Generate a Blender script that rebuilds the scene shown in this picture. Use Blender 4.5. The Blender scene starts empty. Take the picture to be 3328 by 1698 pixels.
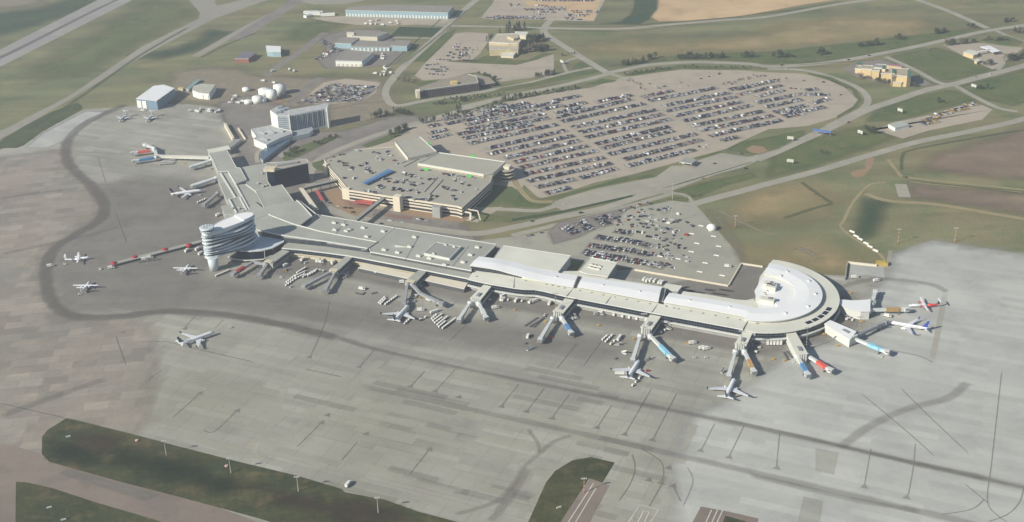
import bpy, bmesh, math, random
from mathutils import Vector, Matrix
random.seed(7)
R = math.radians
C = bpy.context.scene.collection
sc = bpy.context.scene

# ------------------------------------------------------------------ camera, sky, sun, exposure
H, FS, PITCH, ROLL = 590.0, 4006.0, R(26.4), R(-1.76)
cd = bpy.data.cameras.new('camera'); cam = bpy.data.objects.new('camera', cd); C.objects.link(cam)
cd.sensor_width = 36.0; cd.lens = 36.0*FS/3328; cd.clip_start = 1.0; cd.clip_end = 20000
cam.matrix_world = Matrix.Translation((0, 0, H)) @ Matrix.Rotation(R(90)-PITCH, 4, 'X') @ Matrix.Rotation(ROLL, 4, 'Z')
sc.camera = cam
SUN_EL, SUN_AZ = R(31), R(211)            # direction towards the sun, angle from +X
w_ = bpy.data.worlds.new('World'); sc.world = w_; w_.use_nodes = True
nt = w_.node_tree; bg = nt.nodes['Background']
sky = nt.nodes.new('ShaderNodeTexSky'); sky.sky_type = 'NISHITA'; sky.sun_disc = False
sky.sun_elevation = SUN_EL; sky.sun_rotation = R(90)-SUN_AZ; sky.air_density = 1.0; sky.dust_density = 0.5; sky.ozone_density = 3.0
nt.links.new(sky.outputs[0], bg.inputs[0]); bg.inputs[1].default_value = 0.062
sd = bpy.data.lights.new('sun', 'SUN'); so = bpy.data.objects.new('sun', sd); C.objects.link(so)
sd.energy = 4.3; sd.angle = R(0.5); sd.color = (1.0, 0.93, 0.82)
dsun = Vector((math.cos(SUN_EL)*math.cos(SUN_AZ), math.cos(SUN_EL)*math.sin(SUN_AZ), math.sin(SUN_EL)))
so.rotation_euler = dsun.to_track_quat('Z', 'Y').to_euler()
so.location = (0, 0, 900)
sc.view_settings.view_transform = 'Standard'; sc.view_settings.look = 'None'
sc.view_settings.gamma = 1; sc.view_settings.exposure = 0.66
sc.cycles.transparent_max_bounces = 16
sc.cycles.volume_bounces = 0

# ------------------------------------------------------------------ plan coordinates of the survey marks
VR = cam.matrix_world.to_3x3()
TILE = {'F': (0, 0, 1/1.2924), 'E1': (600, 660, 5.4756), 'E2': (660, 330, 4.532), 'E3': (400, 440, 4.223), 'E4': (900, 740, 3.865),
        'E5': (1500, 800, 3.68), 'E6': (2150, 840, 3.2857), 'E7': (1040, 430, 3.903), 'E8': (1800, 620, 3.68), 'G1': (1400, 280, 3.65),
        'G2': (2000, 210, 3.056), 'G3': (1540, 0, 4.954), 'G4': (1300, 80, 5.152),
        'D1': (0, 1200, 2.3207), 'D2': (1110, 1200, 2.3207), 'D3': (2220, 1200, 2.3249)}
for i_ in range(4):
    for k_, y_ in (('A', 0), ('B', 400), ('C', 800)): TILE[k_+str(i_+1)] = (832*i_, y_, 3.0841)
def g(t, x, y, h=0.0):
    a, b, k = TILE[t]
    d = VR @ Vector((a+x/k-1664, -(b+y/k-849), -FS))
    s = (H-h)/-d.z
    return Vector((d.x*s, d.y*s))
def gs(t, pts, h=0.0):
    if isinstance(h, (list, tuple)): return [g(t, p[0], p[1], q) for p, q in zip(pts, h)]
    out = []
    for p in pts:
        if isinstance(p, str): t = p
        else: out.append(g(t, p[0], p[1], h))
    return out

# ------------------------------------------------------------------ materials
def lin(c): return tuple((v/255/12.92 if v <= 10 else ((v/255+0.055)/1.055)**2.4) for v in c)
MATS = {}
def mat(name, rgb, rough=0.8, metal=0.0, var=0.12, scale=0.15, emit=None, lines=None):
    if name in MATS: return MATS[name]
    m = bpy.data.materials.new(name); m.use_nodes = True; n = m.node_tree.nodes; l = m.node_tree.links
    b = n['Principled BSDF']; b.inputs['Roughness'].default_value = rough; b.inputs['Metallic'].default_value = metal
    c = lin(rgb)
    tc = n.new('ShaderNodeTexCoord'); nz = n.new('ShaderNodeTexNoise'); nz.inputs['Scale'].default_value = scale; nz.inputs['Detail'].default_value = 5
    l.new(tc.outputs['Object'], nz.inputs['Vector'])
    mr = n.new('ShaderNodeMapRange'); mr.inputs[1].default_value = 0.3; mr.inputs[2].default_value = 0.7
    mr.inputs[3].default_value = 1-var; mr.inputs[4].default_value = 1+var
    l.new(nz.outputs['Fac'], mr.inputs[0])
    mx = n.new('ShaderNodeVectorMath'); mx.operation = 'SCALE'; mx.inputs[0].default_value = c
    l.new(mr.outputs[0], mx.inputs['Scale']); last = mx.outputs[0]
    if lines:          # standing-seam / panel joints: (spacing, darkness, rotation)
        sp, dk, rot = lines
        mp = n.new('ShaderNodeMapping'); mp.inputs['Rotation'].default_value = (0, 0, rot); l.new(tc.outputs['Object'], mp.inputs[0])
        bk = n.new('ShaderNodeTexBrick'); bk.inputs['Scale'].default_value = 1; bk.inputs['Brick Width'].default_value = sp[0]
        bk.inputs['Row Height'].default_value = sp[1]; bk.inputs['Mortar Size'].default_value = sp[2]; bk.inputs['Mortar Smooth'].default_value = 0.3
        bk.inputs['Color1'].default_value = (1, 1, 1, 1); bk.inputs['Color2'].default_value = (1-dk*0.35,)*3+(1,); bk.inputs['Mortar'].default_value = (1-dk,)*3+(1,)
        l.new(mp.outputs[0], bk.inputs[0])
        m2 = n.new('ShaderNodeVectorMath'); m2.operation = 'MULTIPLY'; l.new(last, m2.inputs[0]); l.new(bk.outputs[0], m2.inputs[1]); last = m2.outputs[0]
    l.new(last, b.inputs['Base Color'])
    MATS[name] = m; return m

def ground(name, c1, c2, scale=0.01, c3=None, brick=None, brick2=None, alpha=None, fine=0.14, rough=0.95, streak=None, fscale=0.35):
    """surface by world position: c1/c2 large blotches, c3 finer patches, brick = slab lanes, alpha = feathered overlay"""
    m = bpy.data.materials.new(name); m.use_nodes = True; n = m.node_tree.nodes; l = m.node_tree.links
    b = n['Principled BSDF']; b.inputs['Roughness'].default_value = rough
    b.inputs['Specular IOR Level'].default_value = 0.25
    ge = n.new('ShaderNodeNewGeometry'); P = ge.outputs['Position']
    def noise(s, d=6, vec=None, r=0.6):
        z = n.new('ShaderNodeTexNoise'); z.inputs['Scale'].default_value = s; z.inputs['Detail'].default_value = d; z.inputs['Roughness'].default_value = r
        l.new(vec or P, z.inputs['Vector']); return z.outputs['Fac']
    def ramp(f, a, bb):
        r = n.new('ShaderNodeMapRange'); r.inputs[1].default_value = a; r.inputs[2].default_value = bb; l.new(f, r.inputs[0]); return r.outputs[0]
    def mix(f, a, bb):
        x = n.new('ShaderNodeMix'); x.data_type = 'RGBA'; l.new(f, x.inputs[0])
        for q, s in ((a, 6), (bb, 7)):
            if isinstance(q, tuple): x.inputs[s].default_value = (*q, 1)
            else: l.new(q, x.inputs[s])
        return x.outputs[2]
    def mul(a, bb):
        x = n.new('ShaderNodeVectorMath'); x.operation = 'MULTIPLY'; l.new(a, x.inputs[0]); l.new(bb, x.inputs[1]); return x.outputs[0]
    col = mix(ramp(noise(scale), 0.38, 0.62), lin(c1), lin(c2))
    if c3: col = mix(ramp(noise(scale*3.1, 8), 0.5, 0.68), col, lin(c3))
    if streak:
        mp = n.new('ShaderNodeMapping'); mp.inputs['Rotation'].default_value = (0, 0, streak[0]); l.new(P, mp.inputs[0])
        mp.inputs['Scale'].default_value = (0.12, 1, 1)
        s_ = n.new('ShaderNodeMapRange'); s_.inputs[1].default_value = .35; s_.inputs[2].default_value = .65; s_.inputs[3].default_value = 1-streak[2]; s_.inputs[4].default_value = 1+streak[2]
        l.new(noise(streak[1], 4, mp.outputs[0]), s_.inputs[0])
        x = n.new('ShaderNodeVectorMath'); x.operation = 'SCALE'; l.new(col, x.inputs[0]); l.new(s_.outputs[0], x.inputs['Scale']); col = x.outputs[0]
    for br in (brick, brick2):
        if not br: continue
        rot, bw, rh, d1, d2, dm, ms = br
        mp = n.new('ShaderNodeMapping'); mp.inputs['Rotation'].default_value = (0, 0, rot); l.new(P, mp.inputs[0])
        bk = n.new('ShaderNodeTexBrick'); bk.inputs['Scale'].default_value = 1; bk.inputs['Brick Width'].default_value = bw; bk.inputs['Row Height'].default_value = rh
        bk.inputs['Mortar Size'].default_value = ms; bk.inputs['Mortar Smooth'].default_value = 0.5; bk.offset = 0.37
        bk.inputs['Color1'].default_value = (d1, d1, d1, 1); bk.inputs['Color2'].default_value = (d2, d2, d2, 1); bk.inputs['Mortar'].default_value = (dm, dm, dm, 1)
        l.new(mp.outputs[0], bk.inputs[0]); col = mul(col, bk.outputs[0])
    f = n.new('ShaderNodeMapRange'); f.inputs[1].default_value = .3; f.inputs[2].default_value = .7; f.inputs[3].default_value = 1-fine; f.inputs[4].default_value = 1+fine
    l.new(noise(fscale, 6, None, .75), f.inputs[0])
    x = n.new('ShaderNodeVectorMath'); x.operation = 'SCALE'; l.new(col, x.inputs[0]); l.new(f.outputs[0], x.inputs['Scale']); col = x.outputs[0]
    l.new(col, b.inputs['Base Color'])
    if alpha is not None:
        at = n.new('ShaderNodeAttribute'); at.attribute_name = 'edge'
        # ragged feather: edge value broken up by noise
        ad = n.new('ShaderNodeMath'); ad.operation = 'MULTIPLY_ADD'; l.new(noise(alpha[1], 6), ad.inputs[0]); ad.inputs[1].default_value = alpha[2]; ad.inputs[2].default_value = -0.5*alpha[2]
        a2 = n.new('ShaderNodeMath'); a2.operation = 'ADD'; l.new(at.outputs['Fac'], a2.inputs[0]); l.new(ad.outputs[0], a2.inputs[1]); a2.use_clamp = True
        a25 = n.new('ShaderNodeMath'); a25.operation = 'MINIMUM'; l.new(a2.outputs[0], a25.inputs[0])
        a27 = n.new('ShaderNodeMath'); a27.operation = 'MULTIPLY'; l.new(at.outputs['Fac'], a27.inputs[0]); a27.inputs[1].default_value = 4; l.new(a27.outputs[0], a25.inputs[1])
        a3 = n.new('ShaderNodeMath'); a3.operation = 'MULTIPLY'; l.new(a25.outputs[0], a3.inputs[0]); a3.inputs[1].default_value = alpha[0]
        tr = n.new('ShaderNodeBsdfTransparent'); ms_ = n.new('ShaderNodeMixShader')
        l.new(a3.outputs[0], ms_.inputs[0]); l.new(tr.outputs[0], ms_.inputs[1]); l.new(b.outputs[0], ms_.inputs[2])
        l.new(ms_.outputs[0], n['Material Output'].inputs[0])
    return m

# ------------------------------------------------------------------ mesh building
ORG = {}
def off(poly, d):
    """offset a closed outline outwards (d>0), counter-clockwise"""
    n = len(poly); out = []
    for i in range(n):
        a, b, c = poly[i-1], poly[i], poly[(i+1) % n]
        u = (b-a).normalized(); v = (c-b).normalized()
        n1 = Vector((u.y, -u.x)); n2 = Vector((v.y, -v.x)); m = n1+n2
        if m.length < 1e-4: m = n1
        m.normalize(); k = max(0.35, m.dot(n1)); out.append(b+m*(d/k))
    return out
def ccw(poly):
    a = sum(poly[i-1].x*poly[i].y-poly[i].x*poly[i-1].y for i in range(len(poly)))
    return poly if a > 0 else poly[::-1]
def smooth(pts, n=6, closed=False):
    out = []; N = len(pts)
    rng = range(N if closed else N-1)
    for i in rng:
        if closed: p = [pts[(i+k-1) % N] for k in range(4)]
        else: p = [pts[max(0, i-1)], pts[i], pts[i+1], pts[min(N-1, i+2)]]
        for k in range(n):
            t = k/n
            out.append(0.5*((2*p[1])+(p[2]-p[0])*t+(2*p[0]-5*p[1]+4*p[2]-p[3])*t*t+(3*p[1]-p[0]-3*p[2]+p[3])*t**3))
    if not closed: out.append(pts[-1])
    return out
class MB:
    def __init__(s): s.v = []; s.f = []; s.m = []; s.sm = []; s.mats = []
    def mi(s, m):
        if m not in s.mats: s.mats.append(m)
        return s.mats.index(m)
    def face(s, pts, m, sm=False):
        b = len(s.v); s.v += [tuple(p) for p in pts]; s.f.append(tuple(range(b, b+len(pts)))); s.m.append(s.mi(m)); s.sm.append(sm)
    def prism(s, poly, z0, z1, mt, ms=None, bottom=False):
        ms = ms or mt; z = list(z1) if isinstance(z1, (list, tuple)) else [z1]*len(poly)
        if sum(poly[i-1].x*poly[i].y-poly[i].x*poly[i-1].y for i in range(len(poly))) < 0: poly = poly[::-1]; z = z[::-1]
        zb = z0 if isinstance(z0, (list, tuple)) else [z0]*len(poly)
        N = len(poly); b = len(s.v)
        s.v += [(p.x, p.y, q) for p, q in zip(poly, zb)]+[(p.x, p.y, q) for p, q in zip(poly, z)]
        for i in range(N):
            j = (i+1) % N; s.f.append((b+i, b+j, b+N+j, b+N+i)); s.m.append(s.mi(ms)); s.sm.append(False)
        s.f.append(tuple(range(b+N, b+2*N))); s.m.append(s.mi(mt)); s.sm.append(False)
        if bottom: s.f.append(tuple(range(b+N-1, b-1, -1))); s.m.append(s.mi(ms)); s.sm.append(False)
    def box(s, c, d, m, rz=0.0, top=None):
        x, y = d[0]/2, d[1]/2; q = Matrix.Rotation(rz, 2)
        poly = [q @ Vector(p)+Vector((c[0], c[1])) for p in ((-x, -y), (x, -y), (x, y), (-x, y))]
        s.prism(poly, c[2], c[2]+d[2], top or m, m, True)
    def beam(s, a, b, w, h, m):
        a, b = Vector(a), Vector(b); d = (b-a).normalized(); side = d.cross(Vector((0, 0, 1)))
        side = side.normalized() if side.length > 1e-3 else Vector((1, 0, 0))
        up = side.cross(d).normalized(); k = len(s.v)
        for p in (a, b):
            for i, j in ((-1, -1), (1, -1), (1, 1), (-1, 1)): s.v.append(tuple(p+side*(i*w/2)+up*(j*h/2)))
        for q in ((0, 1, 5, 4), (1, 2, 6, 5), (2, 3, 7, 6), (3, 0, 4, 7), (3, 2, 1, 0), (4, 5, 6, 7)):
            s.f.append(tuple(k+i for i in q)); s.m.append(s.mi(m)); s.sm.append(False)
    def tube(s, pts, rad, m, n=10, caps=True):
        """round section swept along 3-D points, one radius per point"""
        k = len(s.v); P = [Vector(p) for p in pts]
        for i, p in enumerate(P):
            d = (P[min(i+1, len(P)-1)]-P[max(i-1, 0)]).normalized()
            sx = d.cross(Vector((0, 0, 1))); sx = sx.normalized() if sx.length > 1e-3 else Vector((1, 0, 0)); sy = sx.cross(d)
            for j in range(n):
                a = 2*math.pi*j/n; s.v.append(tuple(p+(sx*math.cos(a)+sy*math.sin(a))*rad[i]))
        for i in range(len(P)-1):
            for j in range(n):
                j2 = (j+1) % n; s.f.append((k+i*n+j, k+i*n+j2, k+(i+1)*n+j2, k+(i+1)*n+j)); s.m.append(s.mi(m)); s.sm.append(True)
        if caps:
            s.f.append(tuple(k+j for j in range(n-1, -1, -1))); s.f.append(tuple(k+(len(P)-1)*n+j for j in range(n)))
            s.m += [s.mi(m)]*2; s.sm += [False]*2
    def build(s, name, parent=None, loc=None):
        o3 = ORG.get(parent.name, Vector((0, 0, 0))) if parent else Vector(loc or (0, 0, 0))
        me = bpy.data.meshes.new(name); me.from_pydata([(a-o3.x, b-o3.y, c-o3.z) for a, b, c in s.v], [], s.f)
        for m in s.mats: me.materials.append(m)
        me.polygons.foreach_set('material_index', s.m); me.polygons.foreach_set('use_smooth', s.sm); me.update()
        o = bpy.data.objects.new(name, me); C.objects.link(o)
        if parent: o.parent = parent
        else: o.location = o3
        ORG[o.name] = o3
        return o
def tag(o, label, cat, group=None, kind=None):
    o['label'] = label; o['category'] = cat
    if group: o['group'] = group
    if kind: o['kind'] = kind
    return o
def thing(name, label, cat, loc=(0, 0, 0), group=None):
    o = bpy.data.objects.new(name, None); C.objects.link(o); o.location = loc; o.empty_display_size = 2
    ORG[o.name] = Vector(loc); return tag(o, label, cat, group)
def copy_tree(o, parent=None):
    c = o.copy(); C.objects.link(c)
    if parent: c.parent = parent
    for ch in list(o.children):
        copy_tree(ch, c)
    return c

# ------------------------------------------------------------------ ground sheets
ZL = []
def lay(v):
    x0 = min(p[0] for p in v); x1 = max(p[0] for p in v); y0 = min(p[1] for p in v); y1 = max(p[1] for p in v)
    z = 0.005+max([q[4] for q in ZL if q[0] < x1 and q[1] > x0 and q[2] < y1 and q[3] > y0] or [0.0])
    ZL.append((x0, x1, y0, y1, z)); return z
def sheet(name, poly, m, feather=0.0, z=None):
    """one flat sheet; feather > 0 gives it a soft border"""
    poly = ccw(poly)
    if z is None: z = lay(poly)
    v = [(p.x, p.y, z) for p in poly]; N = len(poly); f = [tuple(range(N))]; e = [1.0]*N
    if feather > 5:        # grid with a distance-to-border value
        x0 = min(p.x for p in poly)-feather/2; x1 = max(p.x for p in poly)+feather/2; y0 = min(p.y for p in poly)-feather/2; y1 = max(p.y for p in poly)+feather/2
        st = max(feather/2.5, math.sqrt((x1-x0)*(y1-y0)/4000)); nx = int((x1-x0)/st)+2; ny = int((y1-y0)/st)+2
        E_ = [(poly[k-1].x, poly[k-1].y, poly[k].x-poly[k-1].x, poly[k].y-poly[k-1].y) for k in range(N)]
        v = []; e = []; f = []
        for j in range(ny):
            for i in range(nx):
                x, y = x0+i*st, y0+j*st; dm = 1e18; ins = False
                for ax, ay, dx, dy in E_:
                    t = max(0, min(1, ((x-ax)*dx+(y-ay)*dy)/(dx*dx+dy*dy+1e-9))); qx = ax+t*dx-x; qy = ay+t*dy-y; q = qx*qx+qy*qy
                    if q < dm: dm = q
                    if (ay > y) != (ay+dy > y) and x < ax+dx*(y-ay)/dy: ins = not ins
                dm = math.sqrt(dm); v.append((x, y, z)); e.append(max(0.0, min(1.0, .5+(dm if ins else -dm)/feather)))
        for j in range(ny-1):
            for i in range(nx-1):
                a = j*nx+i
                if max(e[a], e[a+1], e[a+nx], e[a+nx+1]) > 0: f.append((a, a+1, a+nx+1, a+nx))
    me = bpy.data.meshes.new(name); me.from_pydata(v, [], f); me.materials.append(m)
    a = me.attributes.new('edge', 'FLOAT', 'POINT'); a.data.foreach_set('value', e); me.update()
    o = bpy.data.objects.new(name, me); C.objects.link(o); o['kind'] = 'structure'; return o
def ribbon(name, pts, width, m, soft=0.0, z=None, n=6, curve=True):
    if z is None: z = lay(pts)
    P = smooth(pts, n) if curve and len(pts) > 2 else pts
    if len(P) == 2 and soft: P = [P[0]+(P[1]-P[0])*q for q in (0, .03, .25, .5, .75, .97, 1)]
    v = []; e = []; f = []
    W = width if isinstance(width, (list, tuple)) else (width, width)
    cols = (-1, -1+soft, 1-soft, 1) if soft else (-1, 1)
    for i, p in enumerate(P):
        d = (P[min(i+1, len(P)-1)]-P[max(0, i-1)]).normalized(); s = Vector((d.y, -d.x)); t = i/(len(P)-1); w = (W[0]*(1-t)+W[1]*t)/2
        endf = 1.0
        if soft and (i == 0 or i == len(P)-1): endf = 0.0
        for c in cols:
            q = p+s*(c*w); v.append((q.x, q.y, z)); e.append((0.0 if abs(c) == 1 and soft else 1.0)*endf)
    k = len(cols)
    for i in range(len(P)-1):
        for j in range(k-1): f.append((i*k+j, i*k+j+1, (i+1)*k+j+1, (i+1)*k+j))
    me = bpy.data.meshes.new(name); me.from_pydata(v, [], f); me.materials.append(m)
    a = me.attributes.new('edge', 'FLOAT', 'POINT'); a.data.foreach_set('value', e); me.update()
    o = bpy.data.objects.new(name, me); C.objects.link(o); o['kind'] = 'structure'; return o

AX = R(24.3)
g_grass = ground('grass_ground', (108, 112, 78), (126, 119, 86), .005, (95, 106, 70), fine=.26, streak=(R(-35), .02, .2))
g_green = ground('green_grass', (84, 102, 60), (104, 112, 68), .012, (118, 116, 78), alpha=(.8, .02, .9), fine=.18)
g_dkgreen = ground('dark_green_grass', (50, 74, 52), (70, 86, 56), .012, alpha=(.8, .02, .8), fine=.18)
g_ditch = ground('ditch_grass_line', (76, 88, 58), (90, 98, 64), .02, alpha=(.5, .03, .9), fine=.15)
g_dry = ground('dry_grass', (176, 154, 112), (144, 134, 94), .01, (152, 138, 98), alpha=(.85, .012, 1.4), fine=.16)
g_tan = ground('stubble_field', (200, 172, 132), (188, 162, 124), .006, (176, 150, 114), alpha=(1, .03, .3), fine=.1, streak=(R(-20), .05, .05))
g_plow = ground('ploughed_field', (138, 120, 101), (126, 112, 97), .008, (146, 130, 106), alpha=(.85, .02, .8), fine=.1, streak=(R(10), .06, .08))
g_dirt = ground('bare_dirt', (144, 134, 113), (130, 122, 106), .03, (154, 142, 116), alpha=(.9, .03, .9), fine=.14)
g_track = ground('dirt_track', (158, 146, 108), (150, 138, 104), .03, alpha=(.9, .05, .5))
g_road = ground('road_asphalt', (158, 154, 138), (148, 145, 131), .015, (164, 158, 143), fine=.06)
g_road2 = ground('old_asphalt', (128, 122, 116), (140, 134, 124), .02, (122, 116, 110), alpha=(.92, .03, .5), fine=.07)
g_lot = ground('gravel_lot', (172, 160, 141), (163, 154, 137), .012, (154, 148, 133), fine=.07, streak=(R(-25), .03, .04))
g_lotlight = ground('lot_concrete', (160, 158, 141), (152, 150, 136), .012, (142, 139, 128), fine=.06)
g_apron = ground('apron_concrete', (158, 157, 144), (150, 148, 136), .005, (144, 141, 130), fine=.05, rough=.85,
                 brick=(AX, 64, 8.2, .86, 1.09, .92, .25), brick2=(AX, 23, 38, .96, 1.03, .86, .7), fscale=.2)
g_aplight = ground('light_apron_concrete', (186, 187, 178), (178, 179, 171), .008, (170, 171, 165), rough=.85,
                   brick=(AX, 80, 8.2, .90, 1.06, .94, .25), brick2=(AX, 38, 30, .965, 1.03, .97, .3), alpha=(.93, .01, .5), fine=.05, fscale=.2)
g_apold = ground('old_apron_concrete', (162, 152, 138), (150, 145, 133), .012, (168, 158, 142), rough=.9,
                 brick=(R(-8), 22, 13, .82, 1.13, .9, .5), brick2=(R(-8), 74, 40, .9, 1.08, 1, 0), alpha=(.8, .01, .5), fine=.09, fscale=.2)
g_apdark = ground('stained_apron', (128, 124, 116), (137, 132, 123), .012, (120, 115, 108), alpha=(.75, .012, .9), fine=.08, streak=(AX, .05, .06))
g_apyel = ground('discoloured_slab', (160, 157, 134), (155, 152, 131), .02, alpha=(.25, .02, .6), fine=.05)
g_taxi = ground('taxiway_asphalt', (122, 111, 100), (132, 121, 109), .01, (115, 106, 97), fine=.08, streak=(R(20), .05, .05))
g_taxil = ground('far_taxiway', (146, 142, 128), (140, 136, 124), .008, (150, 146, 132), fine=.06)
g_rwy = ground('runway_concrete', (148, 146, 138), (140, 138, 132), .006, (152, 150, 142), fine=.06, streak=(R(-40), .05, .05))
g_rub = ground('rubber_marks', (104, 102, 104), (112, 108, 108), .01, alpha=(.75, .01, 1.0), fine=.1, streak=(R(-45), .08, .1))
g_stain = ground('tyre_stain', (104, 100, 93), (114, 109, 100), .03, alpha=(.52, .04, 1.5), fine=.12, streak=(AX, .3, .12))
g_stain2 = ground('faint_stain', (118, 115, 107), (126, 122, 113), .02, alpha=(.28, .02, 1.9), fine=.1, streak=(AX, .25, .12))
g_thin = ground('lead_in_line', (98, 95, 88), (112, 108, 98), .05, alpha=(.45, .15, 1.4), fine=.1)
g_pale = ground('pale_strip', (184, 181, 164), (176, 174, 158), .03, alpha=(.5, .05, .5), fine=.06)
g_thin2 = ground('worn_lead_in_line', (132, 130, 124), (142, 139, 132), .05, alpha=(.5, .15, 1.2), fine=.06)
g_lane = ground('dark_lane', (124, 123, 113), (132, 130, 120), .03, alpha=(.2, .03, .5), fine=.06)
g_white = ground('white_paint', (196, 192, 182), (184, 180, 170), .1, fine=.1)
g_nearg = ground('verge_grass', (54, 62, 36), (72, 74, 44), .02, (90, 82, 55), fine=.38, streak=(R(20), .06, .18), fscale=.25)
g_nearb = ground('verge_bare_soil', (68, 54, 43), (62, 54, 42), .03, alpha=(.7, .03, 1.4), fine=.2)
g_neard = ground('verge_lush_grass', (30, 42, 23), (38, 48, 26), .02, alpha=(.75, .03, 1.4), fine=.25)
g_brickp = ground('brick_forecourt', (150, 118, 104), (140, 112, 100), .05, alpha=(.8, .05, .5), fine=.12)
g_sand = ground('sandy_forecourt', (162, 136, 104), (154, 130, 104), .05, alpha=(.85, .05, .5), fine=.1)

base = sheet('ground', [Vector(p) for p in ((-6000, -400), (6000, -400), (6000, 9000), (-6000, 9000))], g_grass, z=0)
S_ = lambda t, p, m, f=0, nm='field': sheet(nm, gs(t, p), m, f)
# far fields
S_('A3', [(1455, -80), (1470, 0), (1455, 90), (1390, 175), (1470, 218), (1750, 212), (2300, 165), 'A4', (0, 115), (480, 30), (700, 0), (860, -80)], g_tan, 6)
S_('A3', [(1230, -60), (1450, -60), (1445, 90), (1370, 195), (1280, 245), (900, 238), (1090, 220), (1190, 150), (1230, 60)], g_dkgreen, 6)
S_('A3', [(820, 470), (1200, 420), (1700, 450), (2300, 400), 'A4', (100, 270), (700, 180), (1600, 230), (1500, 330), (900, 390), (100, 470), 'A3', (1900, 520), (1250, 570), (900, 525)], g_dry, 60, 'dry_field')
S_('A3', [(1000, 660), (1600, 575), (2300, 530), 'A4', (0, 530), (1000, 415), (2150, 280), (2150, 330), (1200, 520), (500, 630), (0, 640), 'A3', (2200, 610), (1700, 590), (1300, 640)], g_green, 12, 'green_verge')
S_('A4', [(1230, 570), (1680, 480), (1900, 540), (2120, 640), (2280, 650), (2190, 720), (1840, 800), (1760, 800), (1450, 670)], g_green, 8, 'lawn')
S_('A4', [(1900, 870), (2200, 800), (2700, 680), (2700, 1000), (2450, 1060), (2200, 1000)], g_green, 12, 'green_verge')
S_('A4', [(1000, 1220), (1100, 1100), (1500, 970), (1800, 905), (1900, 920), (2060, 1010), (1700, 1100), (1300, 1210)], g_green, 12, 'green_verge')
S_('B4', [(50, 330), (420, 180), (700, 90), (1000, 30), (1250, 150), (1000, 250), (500, 420), (0, 540)], g_green, 14, 'green_verge')
S_('B3', [(1620, 690), (2000, 580), (2400, 500), (2450, 540), (2200, 610), (1850, 740), (1760, 720)], g_green, 8, 'green_verge')
S_('B4', [(1560, 410), (1750, 300), (2200, 190), (2500, 70), (2900, 0), (2900, 600), (2400, 545), (1900, 500), (1600, 460)], g_plow, 30, 'ploughed_field')
S_('B4', [(1420, 610), (2600, 720), (2900, 760), (2900, 960), (2300, 860), (1700, 780), (1440, 740)], g_plow, 25, 'ploughed_field')
S_('B4', [(970, 760), (1190, 800), (1120, 960), (1040, 1150), (920, 1170), (880, 1100), (940, 900)], g_dkgreen, 18, 'lush_hollow')
S_('B4', [(-200, 700), (300, 640), (640, 760), (500, 900), (100, 1000), (-300, 1000)], g_dry, 50, 'dry_field')
S_('C4', [(-500, 60), (200, -60), (600, 0), (900, 150), (700, 260), (300, 200), (-300, 140)], g_dry, 60, 'dry_field')
S_('A1', [(-300, 60), (-300, -100), (440, -60), (400, 30), (100, 80)], g_dirt, 40, 'dry_field')
S_('A1', [(-200, 160), (400, 90), (900, -60), (1000, -60), (900, 80), (200, 300), (-300, 420)], g_dkgreen, 40, 'green_verge')
S_('A1', [(1350, 560), (1750, 490), (2000, 400), (2100, 300), (2300, 330), (2000, 500), (1600, 600)], g_dkgreen, 30, 'green_verge')
S_('A1', [(1500, 0), (2000, 100), (1500, 350), (900, 700), (500, 800), (300, 700), (900, 400)], g_green, 60, 'green_verge')
S_('A2', [(380, 290), (700, 180), (900, 240), (700, 300), (560, 420), (300, 400)], g_green, 40, 'green_verge')
S_('A2', [(1740, 400), (2000, 300), (1900, 420), (1700, 620), (1580, 620)], g_green, 6, 'green_verge')
S_('A2', [(1345, 360), (1440, 270), (1890, 285), (1790, 375)], g_dkgreen, 5, 'lawn')
S_('A1', [(1750, 720), (2100, 680), (2400, 700), (2566, 760), 'A2', (500, 780), (1250, 790), (1350, 950), (1400, 1040), (1000, 1120), (740, 1120), (700, 1060), (200, 1080), 'A1', (2500, 1100), (2250, 1150), (2200, 1060), (1560, 1000), (1700, 860)], g_dirt, 25, 'works_yard')
S_('A2', [(740, 1100), (1100, 1030), (1330, 1020), (1450, 1100), (1300, 1160), (1000, 1240), (740, 1290)], g_dirt, 10, 'construction_site')
S_('A1', [(2350, 1070), (2700, 950), 'A2', (300, 1020), (120, 1090), 'A1', (2566, 1090)], g_sand, 10, 'tank_farm_ground')
S_('A2', [(-100, 1120), (140, 1090), (150, 1140), (-100, 1180)], g_dkgreen, 5, 'lawn')
# runway, taxiways
Rw = [g('A1', *p) for p in ((-1200, 1000), (-1300, 1400), (0, 672), (1410, -40), (2300, -480), (1700, -380), (1020, -20), (0, 500))]
sheet('runway', Rw, g_rwy)
ribbon('runway_rubber', gs('A1', [(-700, 900), (0, 580), (290, 440), (900, 130), (1300, -60)]), (16, 9), g_rub, .5)
sheet('taxiway', gs('A1', [(-900, 1500), (-300, 1390), (60, 1290), (700, 960), (1420, 470), (1990, 190), (2005, 130), (1870, -20), (1800, -100), (2200, -100), (2150, 30), (2180, 60), (2420, 0), (2700, -120), (2900, -60), (2600, 30), (2150, 190), (1700, 420), (1260, 660), (700, 1000), (190, 1300), (-200, 1500)]), g_taxil)
ribbon('taxiway', gs('A1', [(2900, 60), (2500, 260), (2200, 430), (1950, 570)]), 16, g_taxil)
sheet('apron', gs('A2', [(430, 20), (390, -40), (1150, -40), (1080, 10), (860, 45), (600, 48)]), g_taxil)
ribbon('old_taxiway', gs('A2', [(430, -20), (330, 60), (0, 270), (-200, 400)]), 26, g_road2)
ribbon('old_taxiway', gs('A2', [(690, 330), (560, 430), (380, 560), (200, 680), (100, 760)]), 14, g_road2)
ribbon('service_road', gs('A2', [(650, 780), (520, 880), (420, 970), (330, 1060)]), 14, g_road2)
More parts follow.
